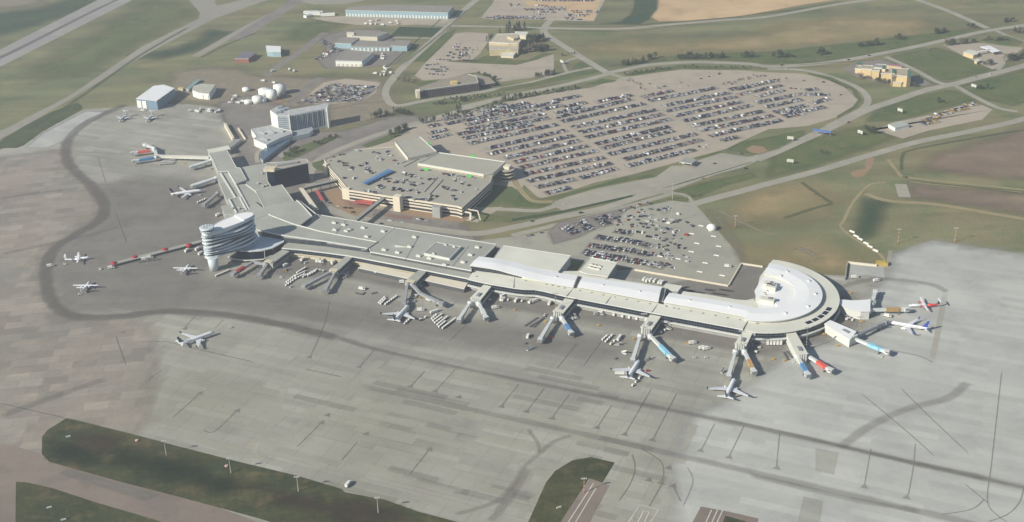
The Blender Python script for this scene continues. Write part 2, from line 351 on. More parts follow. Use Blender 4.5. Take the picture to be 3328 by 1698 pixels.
# main apron
APR = gs('F', [(-700, 430), (-100, 400), (5, 352), (10, 372), (42, 373), (108, 330), (213, 275), (294, 271), (351, 265), (470, 262), (552, 271), (562, 305), (600, 345), (572, 372), (660, 420),
               (760, 560), (900, 600), (1250, 650), (1450, 690), (1596, 677), (1832, 717), (1864, 663), (1923, 671), (2050, 690), (2134, 695), (2135, 661), (2225, 665), (2240, 640), (2262, 641), (2290, 622), (2345, 605),
               (2575, 640), (3400, 760), (3600, 2400), (-1200, 2400)])
sheet('apron', APR, g_apron)
S_('F', [(-700, 450), (-60, 400), (60, 390), (170, 372), (190, 440), (245, 480), (258, 540), (200, 590), (120, 640), (120, 740), (190, 800), (330, 800), (385, 830), (395, 930), (370, 1070), (310, 1110), (170, 1100), (40, 1300), (-700, 1300)], g_apold, 10, 'old_apron')
S_('F', [(240, 480), (330, 450), (560, 470), (560, 560), (520, 700), (700, 740), (1000, 790), (1400, 840), (1600, 870), (1500, 900), (1200, 860), (800, 810), (560, 770), (330, 780), (180, 780), (130, 700), (150, 620), (250, 560), (262, 520)], g_apdark, 40, 'stained_apron')
S_('F', [(620, 690), (900, 700), (1200, 760), (1500, 810), (1900, 890), (2080, 870), (2160, 800), (2180, 760), (2120, 740), (2060, 830), (1950, 850), (1500, 770), (1180, 700), (700, 640)], g_apdark, 18, 'service_lane')
S_('F', [(1560, 740), (1760, 700), (1864, 665), (1925, 672), (1895, 760), (1840, 790), (1740, 760)], g_apdark, 6, 'service_lane')
S_('F', [(1745, 1045), (1840, 1000), (2010, 870), (2110, 860), (2200, 830), (2180, 760), (2235, 690), (2245, 640), (2345, 608), (2575, 642), (3400, 762), (3600, 2400), (1500, 2400), (1700, 1250), (1690, 1150)], g_aplight, 14, 'light_apron')
S_('F', [(2135, 700), (2140, 664), (2222, 668), (2225, 700), (2180, 690)], g_aplight, 3, 'light_apron')
S_('F', [(65, 372), (110, 335), (215, 280), (265, 282), (170, 350), (120, 372)], g_aplight, 6, 'light_apron')
S_('D2', [(100, 100), (400, 160), (620, 560), (400, 760), (0, 640), (-100, 300)], g_apyel, 60, 'discoloured_apron')
S_('D1', [(1080, 120), (1500, 60), (2000, 200), (1800, 380), (1300, 420), (1100, 300)], g_apyel, 50, 'discoloured_apron')
S_('D3', [(1000, 600), (1180, 630), (1140, 800), (1000, 770)], g_apyel, 5, 'discoloured_apron')
S_('D3', [(910, 960), (1060, 1000), (1030, 1200), (860, 1180)], g_apyel, 5, 'discoloured_apron')
# pale joints and slab lanes
for t, p, w in (('F', [(655, 1150), (965, 903)], 9), ('F', [(620, 1125), (640, 1105)], 6), ('D2', [(1370, 740), (1180, 1100)], 6), ('C4', [(1640, 1170), (1700, 880), (1780, 450)], 5), ('C4', [(1230, 40), (1190, 240)], 4),
                ('C2', [(600, 1215), (430, 1330)], 9), ('D1', [(2150, 130), (1960, 640)], 7), ('D3', [(90, 420), (0, 620)], 5),
                ('D2', [(2230, 600), (1960, 1156)], 9), ('D2', [(2470, 650), (2250, 1156)], 9), ('D2', [(1600, 760), (1340, 1120)], 6)):
    ribbon('slab_lane', gs(t, p), w*1.15, g_pale, .15, n=2)
rs = random.Random(3)
ux = Vector((math.cos(-AX), math.sin(-AX)))
for k in range(95):
    c = g('F', rs.uniform(420, 1680), rs.uniform(930, 1290)) if k % 2 else g('F', rs.uniform(820, 1560), rs.uniform(960, 1290)); L = rs.uniform(18, 85)
    ribbon('slab_lane', [c-ux*L/2, c+ux*L/2], 7.6, g_pale if rs.random() < .7 else g_lane, .06, n=1)
# worn taxi lines
for t, p, w, m in (
    ('F', [(320, 262), (230, 302), (185, 335), (165, 375), (175, 415), (225, 465), (262, 515), (250, 555), (200, 585), (145, 620), (118, 665), (118, 720), (138, 770), (190, 797), (300, 796), (420, 784), (560, 792), (700, 815), (850, 850)], (19, 16), g_stain),
    ('F', [(190, 797), (300, 795), (420, 783), (560, 790), (700, 815), (850, 850), (970, 885), (1300, 955), (1800, 1055), (2300, 1165), (2700, 1255)], (8, 12), g_stain2),
    ('F', [(850, 850), (970, 885), (1300, 955), (1800, 1055), (2300, 1165), (2700, 1255)], 5, g_stain2),
    ('F', [(900, 970), (1250, 1045), (1612, 1125), (2050, 1225), (2416, 1311), (2700, 1380)], 10, g_stain2),
    ('D3', [(300, 380), (730, 470), (1270, 600), (1740, 710), (2300, 830)], (3, 10), g_stain2),
    ('D3', [(500, 800), (1000, 920), (1300, 990), (1800, 1080)], 8, g_stain2),
    ('F', [(0, 640), (120, 615), (230, 590), (300, 570)], 10, g_stain2), ('F', [(0, 500), (80, 488), (160, 478)], 8, g_stain2),
    ('D2', [(850, 1100), (1200, 980), (1380, 740), (1490, 640), (1600, 550), (1740, 500)], 6, g_stain2), ('D2', [(1490, 640), (1480, 560), (1400, 450)], 4, g_stain2),
    ('D2', [(1120, 1156), (1260, 980), (1420, 740)], 9, g_stain2), ('D1', [(350, 1120), (700, 1000), (1200, 930)], 10, g_stain2),
    ('D1', [(0, 360), (300, 250), (800, 70)], 12, g_stain2), ('C4', [(700, 420), (1100, 330), (1600, 380), (1800, 460)], 10, g_stain2),
    ('D3', [(1180, 600), (1400, 440), (1700, 300), (2000, 220), (2150, 100)], 11, g_stain2)):
    ribbon('taxi_line', gs(t, p), w, m, .6)
for t, p in (('C2', [(740, 550), (700, 740), (640, 900), (550, 1100)]), ('C2', [(1180, 1050), (1050, 1200)]), ('D2', [(860, 0), (710, 165)]), ('D2', [(630, 15), (525, 128)]),
             ('D2', [(1340, 110), (1205, 280)]), ('D2', [(1530, 145), (1400, 318)]), ('D2', [(1720, 190), (1590, 365)]), ('D2', [(2040, 270), (1930, 440)]), ('D2', [(2340, 145), (2140, 490)]), ('D2', [(2530, 180), (2350, 530)]),
             ('D3', [(240, 410), (140, 610)]), ('D3', [(460, 430), (350, 660)]), ('D3', [(730, 490), (705, 740)]), ('D3', [(1420, 600), (1370, 880)]), ('D3', [(1755, 560), (1740, 740), (1700, 960)]),
             ('D3', [(2410, 0), (2360, 450), (2330, 720), (2300, 1000), (2380, 1110), (2450, 1156)]), ('D3', [(1340, 180), (1700, 480), (1900, 660)]), ('D3', [(1640, 140), (1850, 350), (2170, 650)]), ('D3', [(2576, 900), (2540, 1010), (2450, 1100), (2300, 1156)]),
             ('D3', [(2130, 870), (2300, 1010)]), ('D3', [(2280, 980), (2180, 1060), (1950, 1100)]), ('D1', [(1100, 90), (1220, 10)]), ('D1', [(1510, 180), (1390, 290), (1300, 370)]), ('D1', [(1790, 310), (1620, 470), (1530, 462)]), ('D1', [(2430, 400), (2240, 590)]),
             ('D1', [(0, 258), (500, 372)]), ('D2', [(120, 550), (0, 690)]), ('D2', [(660, 610), (510, 800)]), ('D2', [(2190, 640), (2215, 740), (2180, 860), (2090, 1000)]), ('D2', [(2260, 600), (2400, 690), (2430, 780), (2410, 860)]),
             ('D3', [(30, 740), (75, 850), (0, 1040)]), ('D2', [(2500, 880), (2560, 1000)]), ('D2', [(2420, 860), (2320, 1040)]), ('C1', [(1960, 700), (1850, 820)]), ('C1', [(2240, 740), (2150, 830)]), ('C1', [(1160, 900), (1230, 1100), (1270, 1200)]),
             ('B1', [(985, 350), (1060, 600)]), ('B1', [(1160, 900), (1270, 1200)]), ('B1', [(700, 290), (1000, 300), (1250, 320)]), ('C3', [(650, 980), (450, 1230)]), ('C3', [(900, 950), (720, 1200)]), ('C2', [(2120, 780), (1930, 960)]),
             ('C4', [(1200, 1040), (1500, 1100), (1660, 1170)]), ('C1', [(1400, 970), (1650, 960), (2000, 1040), (2566, 1170)]), ('D1', [(2576, 60), (2300, 0)])):
    ribbon('taxi_line', gs(t, p), 1.4, g_thin2 if t == 'D3' else g_thin, .5)
# dark position arrows painted at the stand ends
am = g_road2
for t, x, y in (('C2', 540, 1110), ('C2', 1040, 1210), ('D2', 710, 165), ('D2', 522, 128), ('D2', 888, 210), ('D2', 1210, 280), ('D2', 1398, 318), ('D2', 1592, 368), ('D2', 1930, 440), ('D2', 2138, 490), ('D2', 2348, 532), ('D2', 190, 486), ('D2', 668, 604),
                ('D2', 2320, 835), ('D2', 2415, 855), ('D2', 2505, 880), ('D2', 2470, 742), ('D3', 135, 614), ('D3', 350, 664), ('D3', 710, 745), ('D3', 1372, 888), ('D3', 1690, 968), ('D1', 1118, 84), ('D1', 1513, 180), ('D1', 1795, 312), ('D1', 2430, 402), ('C1', 1240, 862), ('C1', 1860, 826), ('D1', 2475, 345)):
    c = g(t, x, y); d = Vector((math.cos(R(66)), math.sin(R(66)))); s = Vector((d.y, -d.x))
    sheet('stand_arrow', [c-d*2.6+s*3.4, c+d*3.4, c-d*2.6-s*3.4], mat('arrow_paint_worn', (136, 132, 124), .9, var=.15, scale=.5) if t == 'D3' else mat('arrow_paint', (116, 112, 104), .9, var=.2, scale=.5))
S_('F', [(-60, 400), (5, 352), (60, 318), (130, 282), (195, 258), (208, 268), (205, 276), (108, 331), (60, 366), (42, 373), (10, 373)], ground('ditch_grass', (66, 78, 48), (82, 90, 56), .03, alpha=(.9, .03, .3)), 0, 'ditch_grass')
S_('E2', [(930, 1190), (1060, 1300), (1450, 1400), (1500, 1270), (1640, 1170), (1570, 1060), (1545, 900), (1290, 950), (1000, 1030)], ground('painted_shade_asphalt', (92, 92, 92), (84, 84, 86), .03), 0, 'painted_yard_shade')  # building shade painted into the ground colour around the dark glass office
# verges in the near corner
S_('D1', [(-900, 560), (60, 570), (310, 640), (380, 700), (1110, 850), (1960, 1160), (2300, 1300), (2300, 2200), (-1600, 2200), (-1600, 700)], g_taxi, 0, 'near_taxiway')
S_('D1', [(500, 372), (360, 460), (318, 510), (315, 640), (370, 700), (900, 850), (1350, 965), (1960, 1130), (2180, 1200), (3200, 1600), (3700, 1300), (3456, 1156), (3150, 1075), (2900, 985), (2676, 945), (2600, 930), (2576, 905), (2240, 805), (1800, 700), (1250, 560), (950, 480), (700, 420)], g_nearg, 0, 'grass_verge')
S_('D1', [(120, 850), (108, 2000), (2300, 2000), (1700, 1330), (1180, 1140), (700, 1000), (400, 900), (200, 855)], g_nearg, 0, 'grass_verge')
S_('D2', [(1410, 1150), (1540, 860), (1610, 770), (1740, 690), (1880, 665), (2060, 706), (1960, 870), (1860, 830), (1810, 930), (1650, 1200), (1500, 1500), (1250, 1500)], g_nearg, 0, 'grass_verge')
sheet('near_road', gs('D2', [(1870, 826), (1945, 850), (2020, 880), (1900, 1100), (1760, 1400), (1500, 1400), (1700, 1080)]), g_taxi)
sheet('apron', gs('D2', [(-60, 880), (900, 1140), (1400, 1280), (1300, 1400), (600, 1300), (-100, 1010), (-120, 900)]), ground('verge_apron', (132, 126, 108), (126, 120, 104), .02, alpha=(.0, .02, .5)))
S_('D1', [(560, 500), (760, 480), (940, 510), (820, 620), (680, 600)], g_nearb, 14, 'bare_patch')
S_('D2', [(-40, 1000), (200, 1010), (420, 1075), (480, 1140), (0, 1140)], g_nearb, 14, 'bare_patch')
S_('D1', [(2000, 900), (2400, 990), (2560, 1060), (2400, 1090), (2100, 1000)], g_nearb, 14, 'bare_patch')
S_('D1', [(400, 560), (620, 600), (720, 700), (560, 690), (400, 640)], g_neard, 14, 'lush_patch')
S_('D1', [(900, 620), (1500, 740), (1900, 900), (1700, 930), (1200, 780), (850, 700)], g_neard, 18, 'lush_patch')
S_('D1', [(600, 830), (1100, 990), (1200, 950), (500, 760), (450, 790)], g_apdark, 6, 'worn_patch')
for p in ([(1900, 862), (1710, 1156)], [(1918, 900), (1765, 1156)]): ribbon('road_marking', gs('D2', p), .8, g_white, n=1)
for t, p in (('D2', [(2165, 1156), (2250, 1025), (2390, 1060), (2330, 1156)]), ('D2', [(2235, 1156), (2280, 1068), (2320, 1080), (2285, 1156)])): ribbon('road_marking', gs(t, p), .9, g_white, curve=False)
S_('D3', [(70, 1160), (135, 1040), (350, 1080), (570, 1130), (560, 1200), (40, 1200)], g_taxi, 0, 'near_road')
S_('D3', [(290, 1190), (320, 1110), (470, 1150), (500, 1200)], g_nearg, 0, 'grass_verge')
for x in (215, 260, 300): ribbon('road_marking', gs('D3', [(x, 1065), (x-42, 1158)]), .8, g_white, n=1)
ribbon('pavement_edge', gs('D1', [(495, 365), (1100, 520), (1250, 556)]), 1.2, g_thin, .3)

# ------------------------------------------------------------------ landside roads and lots
S_('F', [(545, 262), (620, 240), (700, 262), (760, 330), (870, 330), (960, 300), (1010, 290), (1120, 300), (1110, 380), (1020, 400), (1160, 560), (1250, 655), (900, 600), (760, 560), (640, 420), (575, 372), (605, 345), (565, 305)], g_road2, 10, 'forecourt')
RD = [('A2', 13, [(2500, -160), (2190, 15), (1950, 240), (1500, 650), (1380, 780), (1320, 860)]),
      ('A2', 11, [(1960, 262), (2300, 268), (2566, 272), 'A3', (400, 285), (1100, 288), (1500, 255), (2100, 205), 'A4', (0, 168), (700, 45), (1040, 0), (1500, -60)]),
      ('A2', 10, [(1960, 262), (1400, 225), (900, 190), (600, 190)]), ('A2', 8, [(1740, 385), (1340, 375), (1100, 330)]),
      ('A3', 13, [(395, 195), (330, 275), (340, 345), (560, 490), (750, 610), (960, 735)]), ('A3', 9, [(960, 735), (1130, 790), (1330, 905), (1480, 1000), (1600, 1180)]),
      ('A4', 12, [(1440, -20), (1800, 110), (2200, 285)]), ('A4', 13, [(2900, 190), (2566, 255), (2200, 310), (1900, 375), (1500, 465), (1200, 525), (800, 600), (400, 650), (0, 668), 'A3', (2400, 645), (2100, 630), (1800, 625), (1400, 650), (1150, 695), (960, 735)]),
      ('A4', 10, [(0, 695), (350, 705), (650, 780), (900, 880), (1000, 990), (960, 1080), (800, 1170), (600, 1270)]),
      ('A4', 15, [(2900, 540), (2566, 660), (2200, 755), (1900, 835), (1600, 900), (1300, 1000), (1000, 1100), (750, 1220), (560, 1310), 'B4', (300, 190), (100, 280), (-120, 370)]),
      ('A4', 9, [(1180, 570), (1450, 690), (1700, 825), (1870, 860), (2050, 960), (2300, 1080), (2500, 1120)]),
      ('A4', 9, [(2250, 290), (2420, 370), (2560, 420)]), ('A4', 8, [(2300, 700), (2350, 620), (2200, 560)]),
      ('B4', 13, [(3000, -190), (2566, -40), (2000, 90), (1500, 190), (1000, 330), (500, 480), (0, 610), 'B3', (2350, 670), (1900, 790), (1700, 860), (1300, 990), (900, 1080), (500, 1170)]),
      ('A3', 12, [(-500, 1075), (0, 960), (400, 880), (750, 800), (960, 745)]), ('A3', 8, [(-400, 930), (0, 865), (300, 800), (600, 720), (800, 680)]),
      ('B3', 13, [(2600, 270), (2300, 420), (2000, 505), (1600, 650), (1300, 735), (900, 860), (500, 940), (0, 1050), 'B2', (2200, 1110), (1800, 1070), (1400, 1010), (1000, 950), (700, 850)]),
      ('B3', 9, [(0, 1130), (500, 1010), (1000, 880), (1500, 740), (1620, 690)]), ('B3', 7, [(1520, 700), (1720, 720), (1800, 790)]),
      ('B3', 9, [(700, 770), (450, 830), (250, 880), (0, 870), 'B2', (2300, 860), (2120, 840)]),
      ('B2', 12, [(640, 800), (540, 600), (560, 450), (700, 330), (1000, 200), (1400, 60), (1900, -80), 'A2', (2400, 1000), 'A3', (100, 945)]),
      ('B2', 7, [(560, 440), (480, 370), (250, 330), (300, 200), (480, 100), (800, 20)]),
      ('A3', 6, [(560, 730), (520, 660), (560, 610), (660, 580)]),
      ('A2', 11, [(1320, 850), (1300, 960), (1400, 1060), (1700, 1010), (2100, 950), 'A3', (0, 870)])]
for t, w, p in RD: ribbon('road', gs(t, p), w, g_road)
for t, p in (('B3', [(1320, 695), (1700, 590), (2300, 400), (2420, 390), (1700, 610), (1330, 705)]), ('B3', [(0, 960), (500, 880), (1200, 725), (1215, 740), (500, 905), (0, 990)])): S_(t, p, g_dkgreen, 3, 'median_grass')
S_('G4', [(370, 700), (680, 400), (930, 150), (1130, 130), (1470, 150), (1480, 290), (1330, 500), (1210, 590), (960, 600), (780, 620), (1000, 640), (2000, 670), (2576, 500), (2576, 900), (2300, 880), (1700, 960), (1480, 850), (1300, 800), (1100, 820), (880, 900), (400, 940), (240, 860), (330, 760)], g_lot, 0, 'parking_lot')
S_('G4', [(780, 610), (1300, 590), (1500, 480), (1700, 500), (1900, 600), (2150, 590), (2400, 480), (2576, 480), (2300, 590), (1950, 680), (1200, 650)], g_green, 3, 'lawn')
sheet('parking_lot', gs('A3', [(-500, 1130), (0, 1010), (500, 920), (800, 880), (950, 830), (1120, 780), (1250, 760), (1700, 700), (2300, 708), 'A4', (0, 728), (350, 742), (600, 800), (830, 900), (905, 1000), (860, 1080), (680, 1180), (400, 1265), (0, 1300),
      'B3', (2400, 140), (2150, 260), (2050, 290), (1600, 410), (1200, 520), (830, 600), (560, 690), (300, 755), (250, 740), (120, 620), (60, 540), (0, 545), 'B2', (2500, 560), (2400, 380), (1900, 280), (1650, 130), (1450, 60)]), g_lot)
S_('F', [(1000, 345), (1130, 300), (1200, 320), (1290, 410), (1330, 440), (1300, 500), (1200, 560), (900, 520), (860, 470), (820, 410)], g_lot, 0, 'parking_lot')
S_('B3', [(380, 810), (560, 740), (900, 650), (1200, 590), (1440, 545), (1600, 430), (1700, 430), (2100, 300), (2350, 340), (2500, 330), (2400, 390), (1900, 540), (1300, 720), (1210, 720), (900, 790), (500, 880)], g_road, 0, 'toll_plaza_road')
S_('B3', [(250, 770), (560, 700), (900, 610), (1150, 540), (1420, 520), (1430, 545), (1200, 575), (800, 660), (450, 770)], g_green, 4, 'green_verge')
S_('B3', [(1820, 350), (2080, 280), (2130, 295), (1900, 350)], g_green, 3, 'green_verge')
S_('B3', [(2170, 265), (2300, 190), 'B4', (20, 140), (350, 80), (370, 120), (100, 260), (-100, 320)], g_green, 6, 'green_verge')
S_('B3', [(2340, 260), (2420, 225), (2520, 240), (2560, 280), (2480, 310), (2400, 300)], g_sand, 3, 'sand_patch')
S_('B3', [(1540, 765), (1620, 740), (1760, 745), (1780, 780), (1680, 795)], g_green, 3, 'traffic_island')
S_('B3', [(0, 640), (80, 690), (180, 790), (420, 805), (300, 850), (0, 840), 'B2', (2250, 850), (2150, 830), (2350, 620)], g_green, 5, 'lawn')
ribbon('gravel_path', gs('B3', [(20, 560), (60, 640), (200, 780), (430, 790)]), 8, g_track, .2)
S_('B2', [(2080, 880), (2250, 890), (2560, 960), (2566, 1000), (2250, 985)], g_green, 5, 'lawn')
S_('B2', [(560, 400), (680, 370), (700, 470), (640, 485), (570, 440)], g_green, 3, 'lawn')
S_('B2', [(260, 360), (330, 270), (560, 190), (830, 120), (800, 160), (600, 260), (420, 350), (300, 385)], g_green, 5, 'lawn')
S_('B2', [(1050, 230), (1300, 130), (1520, 40), (1560, 60), (1330, 190), (1120, 250)], g_green, 5, 'lawn')
S_('A3', [(-100, 880), (200, 830), (600, 730), (800, 700), (880, 720), (600, 790), (0, 905), (-300, 960)], g_green, 5, 'green_verge')
S_('A3', [(600, 700), (640, 640), (700, 615), (780, 660), (700, 695)], g_green, 2, 'lawn')
S_('A3', [(730, 850), (900, 790), (1060, 810), (1000, 830), (820, 850)], g_green, 2, 'green_verge')
S_('A3', [(1100, 750), (1250, 725), (1700, 650), (2400, 680), (2400, 700), (1700, 690), (1200, 765)], g_green, 3, 'green_verge')
S_('A4', [(400, 728), (640, 775), (880, 900), (945, 1000), (880, 1085), (700, 1190), (690, 1165), (850, 1070), (902, 1000), (830, 905), (600, 805), (400, 745)], g_green, 3, 'green_verge')
S_('A2', [(1560, 830), (1950, 790), (2100, 780), (1900, 850), (1650, 870)], g_green, 4, 'lawn')
S_('E7', [(1000, 970), (1720, 1050), (1850, 1050), (1880, 1100), (1800, 1150), (1400, 1100), (1000, 1030)], g_sand, 3, 'forecourt_paving')
S_('E7', [(60, 770), (200, 690), (280, 780), (700, 850), (680, 1000), (480, 1080), (200, 960)], g_sand, 4, 'forecourt_paving')
S_('E7', [(780, 1030), (1180, 1070), (1160, 1120), (850, 1080)], g_brickp, 3, 'forecourt_paving')
S_('E7', [(240, 840), (600, 880), (660, 960), (420, 960)], g_brickp, 3, 'forecourt_paving')
S_('A4', [(740, 690), (900, 620), (1150, 600), (1250, 640), (1650, 850), (1500, 870), (1250, 860), (1060, 820), (900, 780)], g_road2, 3, 'inn_parking')
S_('A4', [(1750, 450), (2100, 430), (2430, 470), (2560, 480), (2350, 640), (2250, 700), (1950, 560)], g_lot, 0, 'filling_station_yard')
S_('A4', [(2130, 410), (2200, 370), (2400, 360), (2566, 420), (2500, 465), (2300, 440)], g_green, 2, 'lawn')
S_('A4', [(1060, 1314), (1250, 1230), (1600, 1160), (2060, 1020), (2250, 1100), (2150, 1200), (1600, 1314), 'B4', (1350, 160), (1050, 60)], g_lot, 0, 'rental_lot')
sheet('staff_lot', gs('F', [(1150, 612), (1340, 590), (1560, 532), (1690, 505), (1745, 512), (1765, 532), (1800, 575), (1858, 640), (1862, 663), (1830, 716), (1596, 676), (1480, 660), (1250, 625)]), g_lotlight)
S_('E8', [(60, 380), (700, 250), (900, 200), (760, 330), (300, 560), (0, 640), (-60, 500)], g_road2, 6, 'lot_aisle')
S_('E8', [(1850, 240), (2000, 400), (2150, 620), (2240, 860), (2230, 700), (2000, 330)], g_dirt, 12, 'bare_edge')
S_('G3', [(360, -60), (2140, -60), (1930, 348), (1290, 332), (1160, 320), (280, 312), (110, 290), (300, 60)], g_lot, 0, 'vehicle_compound')
S_('G3', [(780, 20), (2060, -40), (1920, 335), (1700, 300), (1400, 100), (900, 110)], g_tan, 2, 'gravel_yard')
S_('A2', [(560, 180), (850, 165), (2000, 165), (1900, 240), (1300, 260), (1000, 250), (700, 215)], g_lot, 0, 'cargo_yard')
S_('A2', [(660, 380), (900, 300), (1250, 300), (1350, 370), (1500, 540), (1400, 640), (1100, 680), (700, 690), (620, 600), (700, 500)], g_road2, 6, 'works_yard')
S_('A2', [(560, 920), (680, 830), (900, 790), (1250, 830), (1200, 930), (1050, 1020), (700, 1050), (480, 1040)], g_lot, 0, 'parking_lot')
for p, w in (([(1190, 350), (1330, 530), (1380, 545), (1500, 560), (2566, 672), (2900, 710)], 6), ([(1400, 590), (2566, 700)], 3)): ribbon('dirt_track', gs('B4', p), w, g_track, .3)
ribbon('dirt_track', gs('B4', [(1190, 600), (1050, 610), (970, 660), (850, 800), (760, 980), (730, 1040), (860, 1160), (1100, 1300), (1180, 1400)]), 5, g_track, .3)
ribbon('dirt_track', gs('B4', [(960, 700), (1200, 780), (1700, 820), (2300, 920), (2800, 1000)]), 10, g_track, .3)
for t, p, w in (('A3', [(430, 240), (1200, 250), (1500, 232), (2100, 185), (2566, 130), 'A4', (200, 110), (760, 10)], 6), ('A3', [(400, 305), (1100, 315), (1600, 275)], 5), ('B4', [(2566, 70), (2000, 165), (1450, 270), (1350, 330), (1340, 480)], 6), ('B4', [(1500, 590), (2000, 640), (2566, 710)], 5), ('A4', [(1100, 600), (700, 625), (300, 655)], 4), ('A4', [(500, 745), (760, 870), (900, 1000)], 3), ('A2', [(1480, 640), (1900, 300), (2130, 90)], 6), ('A2', [(1300, 690), (1700, 330), (1900, 150)], 5), ('A1', [(2566, 330), (2250, 460), (2000, 590)], 7), ('A1', [(300, 1300), (800, 980), (1400, 560), (1900, 270)], 9)):
    ribbon('ditch', gs(t, p), w, g_ditch, .6)
ribbon('concrete_pad', gs('B4', [(1330, 615), (1370, 745)]), 14, g_lotlight, n=1)
for p in ([(330, 590), (480, 700), (650, 810)], [(650, 810), (450, 860), (150, 960)]): ribbon('ditch', gs('B4', p), 7, g_ditch, .6)
S_('B4', [(820, 510), (860, 480), (980, 460), (970, 400), (1000, 350), (1070, 350), (1040, 450), (950, 540), (870, 550)], g_sand, 4, 'sand_patch')
ribbon('ditch', gs('B3', [(2050, 860), (2300, 1000), (2566, 1110), 'C4', (60, -120)]), 6, g_dirt, .6)
ribbon('ditch', gs('C4', [(280, 10), (380, 50), (480, 100)]), 9, g_dirt, .6)
# ------------------------------------------------------------------ buildings
RG = mat('grey_roof', (156, 158, 147), .9, var=.14, scale=.022, lines=((14, 26, .12), .1, AX))
RG2 = mat('grey_roof_dark', (142, 144, 136), .9, var=.05, scale=.05)
RW = mat('white_roof', (232, 233, 230), .45, var=.035, scale=.03, lines=((400, 6, .1), .06, AX))
RC = mat('cream_roof', (208, 208, 193), .85, var=.08, scale=.03, lines=((30, 12, .12), .1, AX))
TRIM = mat('pale_trim', (204, 206, 198), .6, var=.04)
WALL = mat('grey_wall', (150, 152, 148), .8)
WALLD = mat('dark_wall', (78, 80, 82), .8)
BEI = mat('beige_wall', (196, 188, 160), .85)
CRM = mat('cream_concrete', (210, 202, 180), .85, var=.05, scale=.2)
GL = mat('dark_glass', (22, 32, 48), .2, var=.25, scale=.3)
GL.node_tree.nodes['Principled BSDF'].inputs['Specular IOR Level'].default_value = .25
GLG = mat('green_glass', (66, 82, 78), .15, var=.25, scale=.3)
MUL = mat('mullion', (112, 118, 118), .6)
BLU = mat('pale_blue_cladding', (144, 172, 180), .7, var=.06)
METAL = mat('galvanised_steel', (150, 152, 152), .5, .3)
DARK = mat('dark_void', (48, 50, 54), .9)
TWH = mat('tower_cladding', (196, 205, 208), .35, var=.03, scale=.1)
V3 = lambda p, z: Vector((p.x, p.y, z))

def facade(name, parent, pts, z0, z1, step=3.0, rows=2, glass=GL, out=.2, mul=MUL, mw=.2):
    """glass standing in front of a wall along a line, with mullions and transoms in front of the glass"""
    mb = MB()
    for a, b in zip(pts, pts[1:]):
        d = b-a; L = d.length; u = d/L; nn = Vector((u.y, -u.x))*out
        mb.face([V3(a+nn, z0), V3(b+nn, z0), V3(b+nn, z1), V3(a+nn, z1)], glass)
        k = max(1, int(L/step)); n2 = nn*(1+.5)
        for i in range(k+1):
            p = a+d*(i/k)+n2; mb.beam(V3(p, z0), V3(p, z1), mw, mw, mul)
        for r in range(rows+1):
            z = z0+(z1-z0)*r/rows; mb.beam(V3(a+n2*1.3, z), V3(b+n2*1.3, z), mw, mw, mul)
    return mb.build(name, parent)
def strip(name, parent, pts, z, h, w, m, out=0.0):
    mb = MB()
    for a, b in zip(pts, pts[1:]):
        u = (b-a).normalized(); nn = Vector((u.y, -u.x))*out
        z0, z1 = (z if isinstance(z, tuple) else (z, z))
        mb.beam(V3(a+nn, z0), V3(b+nn, z1), w, h, m)
    return mb.build(name, parent)
def block(parent, t, pts, h, z0=0, rm=RG, wm=WALL, nm='roof', inset=0.6, para=None, slab=.7):
    """one wing: walls set in under a roof slab; parapet optional"""
    P = ccw(gs(t, pts, h)) if not isinstance(h, (list, tuple)) else gs(t, pts, h)
    hh = h if not isinstance(h, (list, tuple)) else list(h)
    if isinstance(h, (list, tuple)):
        Q = ccw(P); 
        if Q is not P: hh = hh[::-1]
        P = Q
    w = MB(); ins = off(P, -inset); low = min(hh) if isinstance(hh, list) else hh
    w.prism(ins, z0, [q-slab for q in hh] if isinstance(hh, list) else hh-slab, wm, wm); wo = w.build('wall', parent)
    r = MB(); r.prism(P, [q-slab for q in hh] if isinstance(hh, list) else hh-slab, hh, rm, TRIM, True); ro = r.build(nm, parent)
    if para:
        mb = MB(); n = len(P); I = off(P, -.35)
        for i in range(n):
            za = hh[i] if isinstance(hh, list) else hh; zb = hh[(i+1) % n] if isinstance(hh, list) else hh
            mb.beam(V3(I[i], za+para/2), V3(I[(i+1) % n], zb+para/2), .6, para, TRIM)
        mb.build('parapet', parent)
    return P
def hvac(parent, t, pts, h, s=(5, 3, 1.8), m=TRIM):
    for x, y in pts:
        p = g(t, x, y, h+.8); mb = MB(); mb.box((p.x, p.y, h), s, m, -AX, RC); mb.box((p.x+s[0]*.2, p.y, h+s[2]), (s[0]*.3, s[1]*.5, .5), METAL, -AX); mb.build('roof_unit', parent)

def posts(name, parent, pts, z1, w=.4, m=METAL, z0=0):
    for p in pts:
        mb = MB(); mb.beam(V3(p, z0), V3(p, z1), w, w, m); mb.build(name, parent)

# --- passenger terminal: one building with its wings
TL = Vector((-100, 1150, 0))
term = thing('airport_terminal', 'long grey and white passenger terminal sweeping to a round white pier', 'terminal building', TL)
# grey southern wing: lower gallery
GAL = block(term, 'E4', [(60, 262), (300, 282), (600, 318), (900, 358), (1100, 395), (1700, 508), (2400, 645), (2465, 550), (1800, 425), (1150, 305), (700, 245), (165, 178), (100, 210)], 10, 0, RG, BEI)
fr = gs('E4', [(60, 262), (300, 282), (600, 318), (900, 358), (1100, 395), (1700, 508), (2400, 645)], 10)
strip('roof_trim', term, fr, 10.1, 1.0, .9, TRIM)
facade('window_band', term, [p+Vector((.2, .5)) for p in fr], 5.2, 9, 3.2, 2)
strip('ledge', term, fr, 4.6, .9, 1.6, BEI, .3)
